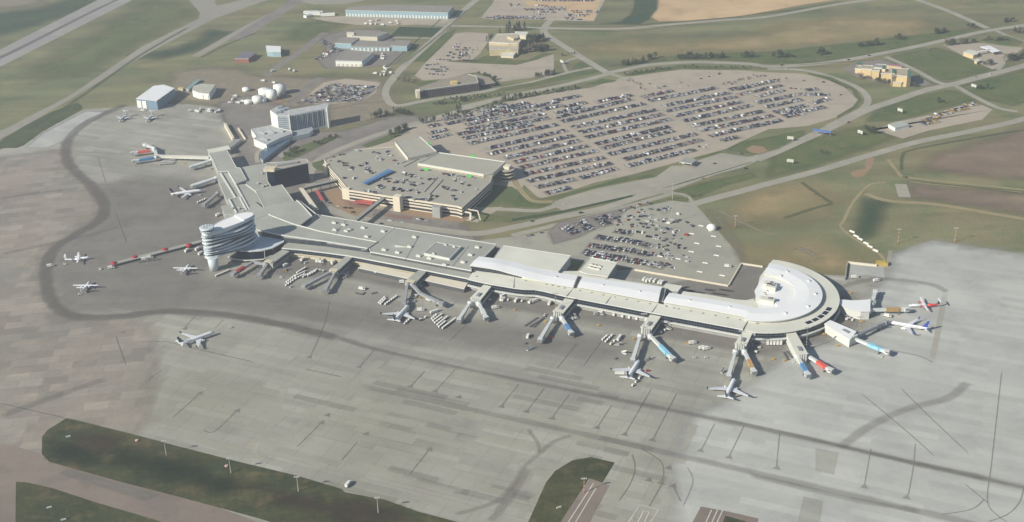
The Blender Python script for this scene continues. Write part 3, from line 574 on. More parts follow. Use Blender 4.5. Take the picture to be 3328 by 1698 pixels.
# upper hall with the tall glass front
HU = [(20, 1075), (270, 1128), (700, 1188), (1118, 1258), (1210, 1195), (900, 1140), (640, 1090), (360, 1012), (125, 920), (-60, 985)]
hz = [18.5, 18, 16.2, 14.6, 14.6, 15.4, 16.4, 18, 19, 19]
P_ = block(term, 'B2', HU, hz, 0, RG, WALL)
up = gs('B2', HU[:4], hz[:4])
strip('roof_trim', term, up, 0, .01, .01, TRIM)
mb = MB()
for (a, za), (b, zb) in zip(list(zip(up, hz)), list(zip(up, hz))[1:4]): mb.beam(V3(a, za), V3(b, zb), .9, 1.1, TRIM)
for (a, za), (b, zb) in zip(list(zip(gs('B2', HU[4:9], hz[4:9]), hz[4:9])), list(zip(gs('B2', HU[4:9], hz[4:9]), hz[4:9]))[1:]): mb.beam(V3(a, za+.4), V3(b, zb+.4), .8, 1.0, TRIM)
mb.build('roof_trim', term)
for i in range(3): facade('window_band', term, [up[i], up[i+1]], 10.1, min(hz[i], hz[i+1])-.9, 2.2, 4, GL, .25)
block(term, 'B2', [(-220, 905), (0, 868), (75, 852), (410, 778), (470, 835), (560, 935), (440, 1025), (360, 1010), (125, 918), (-60, 983)], 18.4, 0, RG, WALLD)
strip('roof_trim', term, gs('B2', [(410, 778), (470, 835), (560, 935)], 18.4), 18.7, 1, 1, TRIM)
strip('roof_trim', term, gs('B2', [(440, 785), (505, 835), (600, 912)], 17), 17, .8, 1, TRIM)
# big flat southern roof
block(term, 'C2', [(603, -318), (1390, -183), (2415, -15), (2290, 110), (2170, 190), (2160, 250), (1700, 165), (1150, 62), (1128, 24), (1205, -38), (640, -143), (440, -208)], 13.5, 0, RG, WALLD, para=.5)
strip('expansion_joint', term, gs('C2', [(1390, -183), (1205, -38)], 13.5), 13.75, .5, .7, TRIM)
block(term, 'C2', [(1808, -38), (2058, 8), (1940, 128), (1682, 74)], 16, 13.4, RG2, TRIM, 'plant_roof', .2, .4)
strip('gallery_step', term, gs('C2', [(1150, 62), (1700, 165), (2165, 250)], 12), 12, 1.2, 2.2, TRIM)
hvac(term, 'B2', [(785, 1000), (880, 1020), (1075, 1050), (1275, 1085), (1590, 1142), (1285, 1270), (1420, 1297), (2220, 1245), (905, 1082), (935, 1068), (1110, 1138), (1540, 1240), (790, 1070)], 13.5)
hvac(term, 'C2', [(1630, 98), (2150, 87), (2075, 160), (1740, 122), (1890, 190)], 13.5)
hvac(term, 'C2', [(1780, 74), (1900, -14), (1985, 5)], 16, (3, 2, 1.2))
p = g('B2', 1455, 1225, 14); mb = MB(); mb.prism([p+Vector(q) for q in ((-7, 5), (8, -5), (-6, -4))], 13.5, [13.8, 13.8, 17], RG2, TRIM); mb.build('skylight', term)
# white low roof beside the wavy roof
block(term, 'E5', [(492, -8), (1312, 116), (1158, 312), (880, 262), (640, 200), (380, 150)], 10.5, 0, RC, TRIM, para=.3)
block(term, 'E5', [(1160, 318), (1240, 300), (1420, 300), (1400, 355)], 8, 0, RC, TRIM)
block(term, 'E5', [(1540, 135), (1865, 200), (1750, 370), (1490, 330), (1400, 300)], 12, 0, RC, WALL, para=.4)
block(term, 'E5', [(1400, 300), (1490, 330), (1735, 378), (1720, 420), (1440, 360), (1390, 350)], 9.5, 0, RC, WALL)
block(term, 'E5', [(1730, 378), (2420, 488), (2400, 530), (1700, 430)], 9, 0, RC, WALL)
block(term, 'E5', [(2445, 445), (2640, 478), (2590, 540), (2400, 505)], 10.5, 0, RC, WALL)
block(term, 'E6', [(230, 352), (480, 385), (800, 440), (900, 448), (985, 430), (1000, 500), (960, 540), (200, 400)], 9, 0, RC, WALL)
hvac(term, 'E5', [(1560, 220), (1600, 230), (1640, 240), (1540, 250), (1580, 262), (1620, 270)], 12, (6, 2.2, 1.2), RC)
# lower white gallery roof in front (straight part) and the wavy start
LG = [(75, 398), (200, 428), (370, 462), (640, 507), (760, 520), (880, 522), (1000, 545), (1250, 605), (1780, 705), (2280, 800), (3366, 1000), (3445, 862), (2420, 700), (1900, 600), (1360, 495), (1000, 425), (700, 350), (400, 322), (205, 305), (130, 320)]
lz = [11.5]*10+[11.5]+[12.2]*9
block(term, 'E5', LG, lz, 0, RC, WALL)
fr2 = gs('E5', LG[:11], 11.5)
strip('roof_trim', term, fr2, 11.5, .9, .9, TRIM)
facade('window_band', term, [p+Vector((.2, .5)) for p in fr2], 5.6, 10.6, 2.6, 2, GL)
strip('ledge', term, fr2, 4.9, 1.0, 2.2, TRIM, .8)
# upper white roofs, wavy towards the west end
def vault(t, back, front, zb, zf, wallz):
    nb = gs(t, back, zb); nf = gs(t, front, zf); mb = MB()
    B = smooth([V3(p, z) for p, z in zip(nb, zb)], 5); F = smooth([V3(p, z) for p, z in zip(nf, zf)], 5)
    for i in range(len(B)-1):
        m0, m1 = (F[i]+B[i])/2+Vector((0, 0, .8)), (F[i+1]+B[i+1])/2+Vector((0, 0, .8))
        for q in ((F[i], F[i+1], m1, m0), (m0, m1, B[i+1], B[i])): mb.face(q, RW, True)
        mb.face([F[i]-Vector((0, 0, .8)), F[i+1]-Vector((0, 0, .8)), F[i+1], F[i]], TRIM)
        mb.face([B[i+1]-Vector((0, 0, .8)), B[i]-Vector((0, 0, .8)), B[i], B[i+1]], TRIM)
        mb.face([F[i+1]-Vector((0, 0, .8)), F[i]-Vector((0, 0, .8)), B[i]-Vector((0, 0, .8)), B[i+1]-Vector((0, 0, .8))], TRIM)
    for i, s in ((0, 1), (len(B)-1, -1)): mb.face([F[i], B[i], B[i]-Vector((0, 0, .8)), F[i]-Vector((0, 0, .8))][::s], TRIM)
    mb.build('roof', term)
    w = MB(); f2 = [p.xy for p in F]; b2 = [p.xy for p in B]
    ins = [a+(b-a)*.12 for a, b in zip(f2, b2)]; insb = [b+(a-b)*.05 for a, b in zip(f2, b2)]
    zz = [p.z-.75 for p in F]+[p.z-.75 for p in reversed(B)]
    w.prism(ins+insb[::-1], wallz, zz, TRIM, TRIM); w.build('wall', term)
    return ins, [p.z for p in F]
i1, z1 = vault('E5', [(210, 125), (400, 148), (600, 185), (900, 265), (1130, 315), (1392, 355)], [(100, 232), (400, 278), (600, 332), (900, 408), (1100, 450), (1335, 492)], [18.5, 18.3, 17, 15.2, 14.8, 14.8], [18.5, 18, 16.5, 15, 14.6, 14.6], 0)
for k in range(0, 12, 3): facade('window_band', term, [i1[k], i1[k+3]], 12.2, min(z1[k:k+4])-.9, 2.4, 3, GL, .3)
vault('E5', [(1450, 368), (1900, 425), (2392, 492)], [(1385, 486), (1850, 575), (2352, 668)], [14.8]*3, [14.6]*3, 0)
vault('E6', [(85, 368), (500, 430), (965, 515)], [(20, 466), (480, 545), (935, 632)], [14.8]*3, [14.6]*3, 0)
for q in (((1395, 356), (1440, 366), (1380, 484), (1336, 480)), ((2400, 494), (2450, 504), (2405, 664), (2355, 655))): block(term, 'E5', q, 12.4, 0, RG2, WALL)
hvac(term, 'E5', [(710, 280), (1130, 370), (1690, 470), (2130, 545), (320, 188)], 14.5, (2.2, 1.6, 1.6))
hvac(term, 'E6', [(300, 450), (725, 520)], 14.5, (2.2, 1.6, 1.6))
# small roof vents and joints along the cream gallery
for t, a, b, n in (('E5', (1010, 455), (1225, 500), 4), ('E5', (1410, 530), (2245, 688), 7), ('E5', (2440, 715), (2535, 738), 2), ('E6', (45, 512), (830, 655), 7), ('E6', (1010, 665), (1015, 690), 2), ('E5', (760, 412), (765, 413), 1), ('E5', (175, 360), (176, 361), 1)):
    hvac(term, t, [(a[0]+(b[0]-a[0])*k/max(1, n-1), a[1]+(b[1]-a[1])*k/max(1, n-1)) for k in range(n)], 11.8, (1.6, 1.2, .9), METAL)
for a in ([(1345, 498), (1250, 604)], [(2352, 690), (2270, 796)], [(3440, 868), (3362, 998)], [(640, 345), (620, 500)], [(1800, 590), (1720, 690)]): strip('expansion_joint', term, gs('E5', a, 12), 12.0, .3, .5, METAL)
for t, a in (('C2', [(1500, 128), (1620, -80)]), ('C2', [(1960, 210), (2130, 0)]), ('C2', [(900, -260), (800, -120)]), ('B2', [(300, 1125), (420, 1030)]), ('B2', [(760, 1195), (850, 1130)])): strip('expansion_joint', term, gs(t, a, 14), 13.7 if t == 'C2' else 15, .2, .5, METAL)
# round pier
RCN = Vector((242.0, 1077.2)); pol = lambda r, a, c=RCN: c+Vector((math.cos(R(a)), math.sin(R(a))))*r
A = list(range(-118, 61, 4)); J0 = gs('E6', [(870, 763)], 11.5)[0]
ring = [pol(79.4, a) for a in A if a >= -104]
body = [gs('E6', [(880, 770)], 11.5)[0]]+ring+[pol(79.4, 63), pol(79.4, 66)+Vector((-2, 0)), pol(36, 75)]+gs('E6', [(1000, 430), (940, 640)], 11.5)
mb = MB(); mb.prism(off(ccw(body), -1.2), 0, 10.7, WALL, WALL); mb.build('wall', term)
mb = MB(); mb.prism(body, 10.7, 11.5, RC, TRIM, True); mb.build('roof', term)
facade('window_band', term, [pol(78.6, a) for a in A if a >= -104], 5.6, 10.6, 2.6, 2, GL, .1)
mb = MB()
rr = [pol(80.2, a) for a in A if a >= -108]
for a, b in zip(rr, rr[1:]): mb.beam(V3(a, 4.9), V3(b, 4.9), 2.0, 1.0, TRIM)
mb.build('ledge', term)
mb = MB(); AU = list(range(-112, 69, 4))
for a, b in zip(AU, AU[1:]):
    for r0, r1, z0, z1 in ((62.8, 50, 14.9, 15.7), (50, 37, 15.7, 14.9)):
        mb.face([V3(pol(r0, a), z0), V3(pol(r0, b), z0), V3(pol(r1, b), z1), V3(pol(r1, a), z1)], RW, True)
    mb.face([V3(pol(62.8, a), 14.1), V3(pol(62.8, b), 14.1), V3(pol(62.8, b), 14.9), V3(pol(62.8, a), 14.9)], TRIM)
    mb.face([V3(pol(37, b), 14.1), V3(pol(37, a), 14.1), V3(pol(37, a), 14.9), V3(pol(37, b), 14.9)], TRIM)
    mb.face([V3(pol(62.8, b), 14.1), V3(pol(62.8, a), 14.1), V3(pol(37, a), 14.1), V3(pol(37, b), 14.1)], TRIM)
for a, s in ((AU[0], 1), (AU[-1], -1)): mb.face([V3(pol(62.8, a), 14.1), V3(pol(62.8, a), 14.9), V3(pol(50, a), 15.7), V3(pol(37, a), 14.9), V3(pol(37, a), 14.1)][::s], TRIM)
mb.build('roof', term)
mb = MB(); mb.prism([pol(60.5, a) for a in AU]+[pol(39, a) for a in reversed(AU)], 11, 14.1, TRIM, TRIM); mb.build('wall', term)
mb = MB(); mb.prism([pol(36.5, a, RCN+Vector((2, -2))) for a in range(-100, 80, 6)]+[pol(4, 120)], 11.4, 12.3, RW, TRIM); mb.build('inner_roof', term)
e6 = gs('E6', [(1170, 450), (1390, 520), (1270, 545)], 13); mb = MB(); mb.prism(e6, 12, 14, RW, TRIM); mb.build('roof', term)
mb = MB()
for a in range(-62, -30, 7): 
    q = [pol(74.6, a), pol(74.6, a+5.6), pol(70, a+5.6), pol(70, a)]; mb.prism(q, 11.4, 11.75, GL, METAL)
mb.build('skylight', term)
hvac(term, 'E6', [(1320, 585), (1560, 510), (1640, 375), (1570, 240), (1340, 140), (1270, 185)], 15.2, (2.2, 1.6, 1.6))
hvac(term, 'E6', [(1170, 330), (1150, 300)], 12, (10, 8, 5), RC); hvac(term, 'E6', [(1130, 460)], 12, (14, 8, 4), RC)
hvac(term, 'E6', [(1090, 370), (1100, 390), (1080, 410), (1120, 350), (1040, 460), (1060, 440)], 11.6, (4, 2, 1.2), RC)
# gate buildings that carry the boarding bridges
GB = [('E5', [(272, 455), (370, 466), (225, 650), (100, 622)], 9.2, RC), ('E5', [(1258, 606), (1362, 630), (1215, 805), (1088, 778)], 9.2, RC), ('E5', [(2272, 803), (2398, 826), (2275, 1000), (2138, 970)], 9.2, RC),
      ('E6', [(878, 764), (982, 776), (905, 935), (778, 912)], 9.2, RC), ('E6', [(1325, 795), (1432, 785), (1565, 1020), (1440, 1030)], 9.2, RC), ('C4', [(562, 780), (618, 740), (888, 855), (822, 940)], 9.2, RW),
      ('C4', [(715, 535), (850, 545), (1028, 535), (1025, 655), (930, 658), (800, 628), (718, 585)], 9.2, RW),
      ('E4', [(862, 362), (942, 376), (765, 545), (665, 528)], 9, RG), ('E4', [(1788, 528), (1882, 545), (1745, 690), (1620, 665)], 9, RG), ('C2', [(262, 35), (335, 52), (165, 172), (92, 140)], 9, RG)]
for t, q, h, rm in GB:
    P = gs(t, q, h); n = len(P)
    block(term, t, q, h, 0, rm, WALL if rm is RG else TRIM, 'gate_roof')
    if n == 4:
        facade('window_band', term, [P[2], P[1]][::-1] if False else [P[2], P[1]], 4.8, 8, 3, 1, GLG, .1)
        c = (P[2]+P[3])/2; d = (c-(P[0]+P[1])/2).normalized(); s = Vector((-d.y, d.x)); mb = MB()
        if rm is not RG:
            for k in range(4): mb.beam(V3(c+d*.9+s*(k*2.2-3.3), 0), V3(c+d*.9+s*(k*2.2-3.3), 9.6), 1.2, 1.2, TRIM)
            m3 = MB(); m3.box((c.x-d.x*9, c.y-d.y*9, 9.2), (7, 3, 1.2), METAL, math.atan2(d.y, d.x)); m3.build('roof_unit', term)
        else: mb.box((c.x, c.y, 9), (5, 9, .8), BEI, math.atan2(d.y, d.x))
        mb.build('gate_head', term)
# baggage sheds tucked below the grey gallery
for q in ([(1020, 505), (1110, 450), (1720, 592), (1655, 642)], [(1830, 655), (1945, 603), (2402, 682), (2352, 770)]):
    P = block(term, 'E4', q, 5.2, 0, CRM, WALLD, 'shed_roof', .3)
mb = MB()
for x, y in ((1030, 512), (1075, 520), (1232, 560), (1275, 562), (1425, 588), (1488, 600), (1607, 620), (2075, 705), (2110, 713), (2240, 738)):
    p = g('E4', x, y, 4); mb.box((p.x, p.y-.6, 3.4), (1.4, .5, 1.2), RW, -AX)
mb.build('wall_lamp', term)
# north wing
block(term, 'E3', [(1170, 248), (1430, 210), (1560, 445), (1612, 450), (1697, 612), (1545, 668), (1440, 495), (1300, 500), (1225, 330)], 12.5, 0, RG, WALL, para=.4)
block(term, 'E3', [(1152, 198), (1445, 140), (1478, 190), (1180, 248)], 8, 0, RC, WALL)
block(term, 'E3', [(1285, 560), (1345, 512), (1440, 498), (1545, 668), (1640, 832), (1700, 935), (1765, 1040), (1700, 1100), (1390, 1090), (1345, 975), (1450, 950), (1360, 750)], 9.5, 0, RG, WALL)
for a in ([(1320, 490), (1545, 860)], [(1445, 500), (1540, 668), (1745, 1045)], [(1600, 850), (1705, 1052)], [(1455, 880), (1565, 1080)], [(1455, 880), (1600, 850)]): strip('roof_ridge', term, gs('E3', a, 10.3), 10.3, 1.4, 1.6, TRIM)
block(term, 'E3', [(1640, 440), (1955, 392), (1992, 640), (2038, 708), (1812, 768), (1690, 680), (1700, 612)], 10.5, 0, RG, WALL, para=.3)
block(term, 'E3', [(1550, 690), (1690, 672), (1815, 765), (1935, 1005), (1765, 1045), (1645, 835)], 9.8, 0, RG, WALL, para=.3)
block(term, 'E3', [(1812, 762), (2182, 678), (2345, 905), (1935, 1003)], 14.5, 0, RG, WALLD, para=.4)
block(term, 'E3', [(1790, 900), (1930, 1003), (2150, 960), (2345, 905), (2420, 900), (2440, 1100), (1770, 1100), (1700, 1060)], 12.5, 0, RG, WALLD)
hvac(term, 'E3', [(1905, 520), (1850, 660), (1920, 700), (1960, 690), (1840, 760), (2150, 880), (1590, 1000), (1650, 1030), (1500, 1000), (1400, 500)], 10.8, (3.5, 2, 1.6), METAL)
mb = MB()
for k in range(6):
    a = g('E3', 1870+k*16, 822+k*30, 14); mb.box((a.x, a.y, 12.9), (5, 1, 1.8), METAL, R(10))
mb.build('skylight', term)
# access corridor on stilts over the north apron
cor = thing('pier_corridor', 'long narrow enclosed walkway reaching over the north apron to three bridges', 'walkway', g('E3', 800, 300).to_3d())
a, b = g('E3', 1185, 310, 5), g('E3', 450, 290, 5); mb = MB(); mb.beam(V3(a, 5), V3(b, 5), 5.5, 3, RC); mb.build('corridor', cor)
posts('stilt', cor, [a+(b-a)*(k/11) for k in range(12)], 3.5, .6)
# ground level walkway with red gate shelters
wk = thing('apron_walkway', 'low covered walkway across the west apron with red gate canopies', 'walkway', g('F', 400, 640).to_3d())
a, b = g('C1', 1130, 178, 3), g('C1', 2020, -50, 3); mb = MB(); mb.beam(V3(a, 1.6), V3(b, 1.6), 6, 3.1, RG); mb.build('corridor', wk)
facade('window_band', wk, [a+Vector((0, -3.5)), b+Vector((0, -3.5))], .8, 2.4, 4, 1, GL, .15)
red = mat('red_canopy', (158, 40, 44), .7)
for x, y in ((1138, 165), (1345, 105), (1652, 30), (1890, -18)):
    p = g('C1', x, y, 4); mb = MB(); mb.tube([(p.x, p.y, 0), (p.x, p.y, 3.6), (p.x, p.y, 4.8)], [3.6, 3.6, 1.2], red, 8); mb.build('canopy', wk)

# --- control tower and its office block
tw = thing('control_tower', 'white wavy-banded office and control tower standing over the apron', 'control tower', (-320.7, 1188, 0))
mb = MB(); mb.tube([(-320.7, 1189, 0), (-320.7, 1189, 15)], [4.9, 5.6], TWH, 24); mb.build('shaft', tw)
p0, p1 = Vector((-326.5, 1190)), Vector((-279.5, 1233)); ud = (p1-p0).normalized(); nd = Vector((-ud.y, ud.x)); LL = (p1-p0).length
def lens(z, k):
    """plan of one floor; outline swells and twists from floor to floor"""
    t = z/46; wv = math.sin(k*2.1)*1.1; W = 12.0+.9*math.sin(k*1.3); out = []
    for i in range(44):
        a = 2*math.pi*i/44; x = (1-math.cos(a))/2; s = math.sin(a)
        w = W*abs(s)**.85*(0.72+.42*x) * (1 if s < 0 else 1)
        if x < .12: w = max(w, 6.4*math.sqrt(max(0, 1-(1-x/.12)**2)))
        y = math.copysign(w, s)+wv*math.sin(x*5+k)
        out.append(p0+ud*(x*(LL+1.2*math.sin(k*1.7))-1.5)+nd*(y+2.5*x))
    return out
zf = 14.0; fl = []
mbg = MB(); mbw = MB(); N_ = 44
for k in range(9):
    L1 = lens(0, k); c = sum(L1, Vector((0, 0)))/len(L1)
    core = [q+(c-q)*.09 for q in L1]
    z0 = zf+k*3.35
    if k: mbg.prism(core, z0-2.0, z0+.2, GL, mat('recess_glass', (32, 46, 60), .2, var=.2, scale=.2))
    # swooping band: thick at the sunny nose, dipping along the flank
    def zz(q, kk, lowr): 
        x = (q-p0).dot(ud)/LL; s = (q-p0).dot(nd)
        return (.95*math.sin(x*6.0+kk*1.15)+.6*x)*(1 if s < 0 else .6)
    zb = [z0+zz(q, k, 0) for q in L1]; zt = [z0+1.4+zz(q, k+.55, 1) for q in L1]
    if k == 8: zt = [z0+3.2+.9*math.sin((q-p0).dot(ud)/LL*3) for q in L1]
    b = len(mbw.v); bulge = [q+(q-c).normalized()*.9 for q in L1]
    for i in range(N_):
        j = (i+1) % N_; zm0 = (zb[i]+zt[i])/2; zm1 = (zb[j]+zt[j])/2
        mbw.face([V3(L1[i], zb[i]), V3(L1[j], zb[j]), V3(bulge[j], zm1), V3(bulge[i], zm0)], TWH, True)
        mbw.face([V3(bulge[i], zm0), V3(bulge[j], zm1), V3(L1[j], zt[j]), V3(L1[i], zt[i])], TWH, True)
    mbw.face([V3(q, z) for q, z in zip(L1, zt)], RW if k == 8 else TWH); mbw.face([V3(q, z) for q, z in zip(L1, zb)][::-1], TWH)
mbg.build('glazing', tw); mbw.build('spandrel_band', tw)
top = lens(0, 8); c = sum(top, Vector((0, 0)))/len(top)
mb = MB(); rim = [q+(c-q)*.06 for q in top]; 
for a, b in zip(rim, rim[1:]+rim[:1]): mb.beam(V3(a, 44.4), V3(b, 44.4), .7, 1.2, TWH)
mb.build('parapet', tw)
pr = [q for q in top if (q-p0).dot(ud)/LL > .66]; c2 = sum(pr, Vector((0, 0)))/len(pr)
mb = MB(); mb.prism([q+(c2-q)*.1 for q in pr], 43.5, 46.0, RW, TWH); mb.build('roof', tw)
cb = g('E1', 392, 428, 50.5)
mb = MB(); mb.tube([(cb.x, cb.y, 40), (cb.x, cb.y, 45.8)], [5, 5], TWH, 24); mb.build('cab_base', tw)
mb = MB(); mb.tube([(cb.x, cb.y, 45.8), (cb.x, cb.y, 48.6)], [4.6, 6.0], GL, 24); mb.build('cab_window', tw)
mb = MB(); mb.tube([(cb.x, cb.y, 48.6), (cb.x, cb.y, 49.3), (cb.x, cb.y, 50.3), (cb.x, cb.y, 50.5)], [7.3, 7.7, 7.7, 6.9], TWH, 28); cabroof = mb.build('cab_roof', tw)
mb = MB(); mb.tube([(cb.x, cb.y, 46.0), (cb.x, cb.y, 46.6)], [7.2, 7.4], TWH, 28); mb.build('balcony', tw)
mb = MB()
for q in ((-3, 1), (0, 3), (3, 2), (1, -3), (-2, -3)): mb.tube([(cb.x+q[0], cb.y+q[1], 50.4), (cb.x+q[0], cb.y+q[1], 52.5)], [.35, .25], DARK, 6)
mb.build('antenna', cabroof)
# glass prow hall between tower and terminal
pw = thing('glass_prow_hall', 'boat-shaped dark glass hall with pale roof below the control tower', 'hall', g('E1', 1400, 980).to_3d())
prow = ccw(gs('E1', [(1310, 560), (1330, 590), (1760, 640), (1770, 690), (1560, 805), (1380, 848), (1180, 862), (1000, 850), (880, 800), (1000, 700)], 12.5))
PRB = mat('blue_white_roof', (196, 204, 208), .6, var=.04)
mb = MB(); mb.prism(prow, 11.6, 12.5, PRB, TRIM, True); mb.build('roof', pw)
mb = MB(); mb.prism(off(prow, -1.2), 3, 11.6, GL, GL); mb.build('wall', pw)
fp = gs('E1', [(780, 955), (880, 1000), (1100, 1022), (1400, 1003), (1560, 930), (1700, 830)], 3.4)
strip('base_ring', pw, fp, 3.2, .8, 1.4, TRIM)
mb = MB(); mb.prism(off(ccw(gs('E1', [(780, 955), (880, 1000), (1100, 1022), (1400, 1003), (1560, 930), (1700, 830), (1400, 780), (1000, 800)], 3.4)), -.8), 0, 3, DARK, DARK); mb.build('base', pw)
mb = MB()
for x, y, x2, y2 in ((1420, 850, 1430, 985), (1570, 810, 1580, 900)):
    a = g('E1', x, y, 12); b = g('E1', x2, y2, 3); mb.beam(V3(a, 12), V3(b, 3.3), .4, .4, TRIM)
mb.build('strut', pw)

# dark glass office north of the terminal
do = thing('dark_glass_office', 'dark glass office block beside the north wing of the terminal', 'building', g('E2', 1300, 1200).to_3d())
P = block(do, 'E2', [(925, 1012), (1040, 1016), (1300, 962), (1550, 905), (1530, 852), (1290, 880), (1130, 897), (930, 905)], 26, 0, mat('tan_roof', (160, 152, 138), .9), GL, para=.5)
p = g('E2', 985, 985, 29); mb = MB(); mb.box((p.x, p.y, 26), (14, 9, 4), BEI, -.2); mb.build('plant_room', do)
p = g('E2', 1240, 915, 27); mb = MB(); mb.box((p.x, p.y, 26), (26, 6, 2), WALL, .35); mb.build('plant_room', do)
# hotel
ho = thing('hotel', 'tall white and blue hotel with fin-striped facade behind the north wing', 'hotel', g('E2', 1300, 450).to_3d())
HW = mat('hotel_white', (222, 224, 214), .7, var=.05, scale=.2); HG = mat('hotel_grey', (150, 158, 162), .7); HB = mat('hotel_blue_glass', (84, 104, 122), .2, var=.2, scale=.15)
HR = mat('hotel_roof', (170, 172, 170), .9)
b0, b1, b2, b3 = g('E2', 1262, 212, 28), g('E2', 1838, 98, 28), g('E2', 1850, 25, 28), g('E2', 1262, 125, 28)
mb = MB(); mb.prism([b0, b1, b2, b3], 0, 28, HR, HW); mb.build('wall', ho)
d = b1-b0; u = d.normalized(); nn = Vector((u.y, -u.x))
mb = MB(); mb.face([V3(b0+nn*.2+u*1, 4), V3(b1+nn*.2-u*6, 4), V3(b1+nn*.2-u*6, 26.5), V3(b0+nn*.2+u*1, 26.5)], HB)
for k in range(19):
    p = b0+u*(3+k*(d.length-12)/18)+nn*.4; mb.beam(V3(p, 4), V3(p, 27), 1.0 if k % 3 else 1.6, .9, HG)
for z in range(6, 27, 3): mb.beam(V3(b0+nn*.35+u, z), V3(b1+nn*.35-u*6, z), .3, .5, HG)
mb.build('window_wall', ho)
mb = MB(); mb.beam(V3(b1+nn*.8-u*2, 0), V3(b1+nn*.8-u*2, 29), 1.6, 3.4, HW); mb.beam(V3(b0+nn*.8, 0), V3(b0+nn*.8, 29.2), 1.6, 3, HW); mb.build('fin', ho)
P = gs('E2', [(985, 130), (1092, 208), (1262, 212), (1280, 130), (1130, 60)], 27)
mb = MB(); mb.prism(P, 0, 27, HR, HW); mb.build('wall', ho)
q0, q1 = P[1], P[2]; nn2 = (q1-q0).normalized(); nn2 = Vector((nn2.y, -nn2.x))
mb = MB(); mb.face([V3(q0+nn2*.2, 2), V3(q1+nn2*.2, 2), V3(q1+nn2*.2, 26.6), V3(q0+nn2*.2, 26.6)], HG)
for z in range(5, 26, 3): mb.beam(V3(q0+nn2*.3, z), V3(q1+nn2*.3, z), .3, .6, HB)
mb.build('window_wall', ho)
for x, y in ((1130, 90), (1170, 130), (1230, 110), (1110, 160)):
    p = g('E2', x, y, 28); mb = MB(); mb.box((p.x, p.y, 27), (7, 5, 2.5), HG, .3); mb.build('roof_unit', ho)
block(ho, 'E2', [(703, 412), (1005, 352), (1100, 392), (1310, 436), (1315, 478), (1130, 545), (935, 645), (742, 560), (785, 520)], 9.5, 0, HR, HW, 'podium_roof', .2, .6)
block(ho, 'E2', [(1390, 420), (1600, 375), (1625, 410), (1560, 470), (1300, 530), (1310, 440)], 6, 0, HG, HW, 'canopy_roof')
block(ho, 'E2', [(855, 735), (960, 640), (1150, 545), (1280, 500), (1290, 560), (1100, 690), (960, 800), (880, 870), (840, 840)], 5, 0, HB, HG, 'canopy_roof')
hvac(ho, 'E2', [(860, 470), (1000, 460), (900, 560), (1130, 440)], 9.5, (12, 3, 2), HG)
ribbon('hotel_walk', gs('E2', [(930, 690), (820, 740), (790, 830), (810, 910)]), 6, g_lotlight, z=.5)
# parkade
pk = thing('parking_garage', 'large cream banded parking garage with cars on its roof deck', 'parking garage', g('E7', 1000, 900).to_3d())
DK = mat('deck_concrete', (156, 153, 138), .9, var=.06, scale=.05)
deck = ccw(gs('E7', [(50, 355), (430, 225), (930, 190), (1045, 130), (1480, 262), (1560, 300), (2200, 520), (2160, 640), (2000, 790), (1800, 965), (1740, 945), (1030, 842), (360, 740), (250, 600), (130, 470)], 13))
mb = MB(); mb.prism(off(deck, -1.0), 0, 12.9, DK, DARK); mb.build('structure_core', pk)
for z, hgt in ((11.6, 2.2), (8.0, 1.9), (4.2, 1.9), (0, 1.2)):
    mb = MB(); I = off(deck, -.2); n = len(I)
    for i in range(n): mb.beam(V3(I[i], z+hgt/2), V3(I[(i+1) % n], z+hgt/2), .5, hgt, CRM)
    mb.build('parapet_band', pk)
mb = MB(); mb.prism(off(deck, -.5), 12.9, 13.0, DK, CRM); mb.build('deck', pk)
for q, hh in (([(950, 130), (1270, 62), (1482, 250), (1112, 332)], 17), ([(1508, 262), (2355, 380), (2200, 520), (2075, 542), (1240, 402)], 17)):
    block(pk, 'E7', q, hh, 12.9, mat('upper_deck', (162, 160, 144), .9, var=.05, scale=.05), CRM, 'upper_deck', .3, .9, .9)
facade('opening_band', pk, gs('E7', [(1240, 402), (2075, 542)], 17), 13.6, 14.9, 6, 1, DARK, .1, CRM, .5)
bc = mat('blue_canopy', (70, 118, 168), .5); P = gs('E7', [(530, 640), (575, 660), (930, 490), (870, 465)], 16.2)
mb = MB(); mb.prism(P, 16, [16.2, 15.8, 15.8, 16.2], bc, bc, True)
mb.beam(V3((P[1]+P[0])/2, 16.5), V3((P[2]+P[3])/2, 16.5), 1.0, .5, mat('pale_blue', (150, 190, 214), .5)); mb.build('canopy', pk)
posts('post', pk, [a+(b-a)*(k/8) for k in range(9) for a, b in ((P[0], P[3]), (P[1], P[2]))], 16, .3, METAL, 13)
for (x, y), s, hh, m in (((985, 800), (9, 8), 19, CRM), ((1483, 935), (10, 6), 13.6, WALL), ((330, 700), (10, 4), 15, CRM), ((70, 400), (5, 6), 15, CRM), ((2375, 420), (8, 8), 17, CRM)):
    p = g('E7', x, y, hh); mb = MB(); mb.box((p.x, p.y-1, 0), (s[0], s[1], hh), m, -AX); mb.build('stair_tower', pk)
p = g('E7', 2370, 480, 12); mb = MB()
for k in range(3): mb.tube([(p.x, p.y, k*4.2), (p.x, p.y, k*4.2+1.8)], [9.5, 9.5], BEI, 24); mb.tube([(p.x, p.y, k*4.2+1.8), (p.x, p.y, k*4.2+4.2)], [8.8, 8.8], DARK, 24)
mb.tube([(p.x, p.y, 12.6), (p.x, p.y, 13.4)], [9.5, 9.5], DK, 24); mb.build('spiral_ramp', pk)
mb = MB()
for a, b in (((1320, 760), (1490, 575)), ((1390, 790), (1560, 600)), ((1060, 440), (1250, 340)), ((1030, 395), (1200, 325))): mb.beam(V3(g('E7', *a, 13.4), 13.4), V3(g('E7', *b, 13.4), 13.4), .5, 1, WALL)
mb.build('ramp_wall', pk)
mb = MB(); a, b, c_ = g('E7', 1830, 970, 9), g('E7', 2000, 1000, 9), g('E7', 2035, 1110, 4)
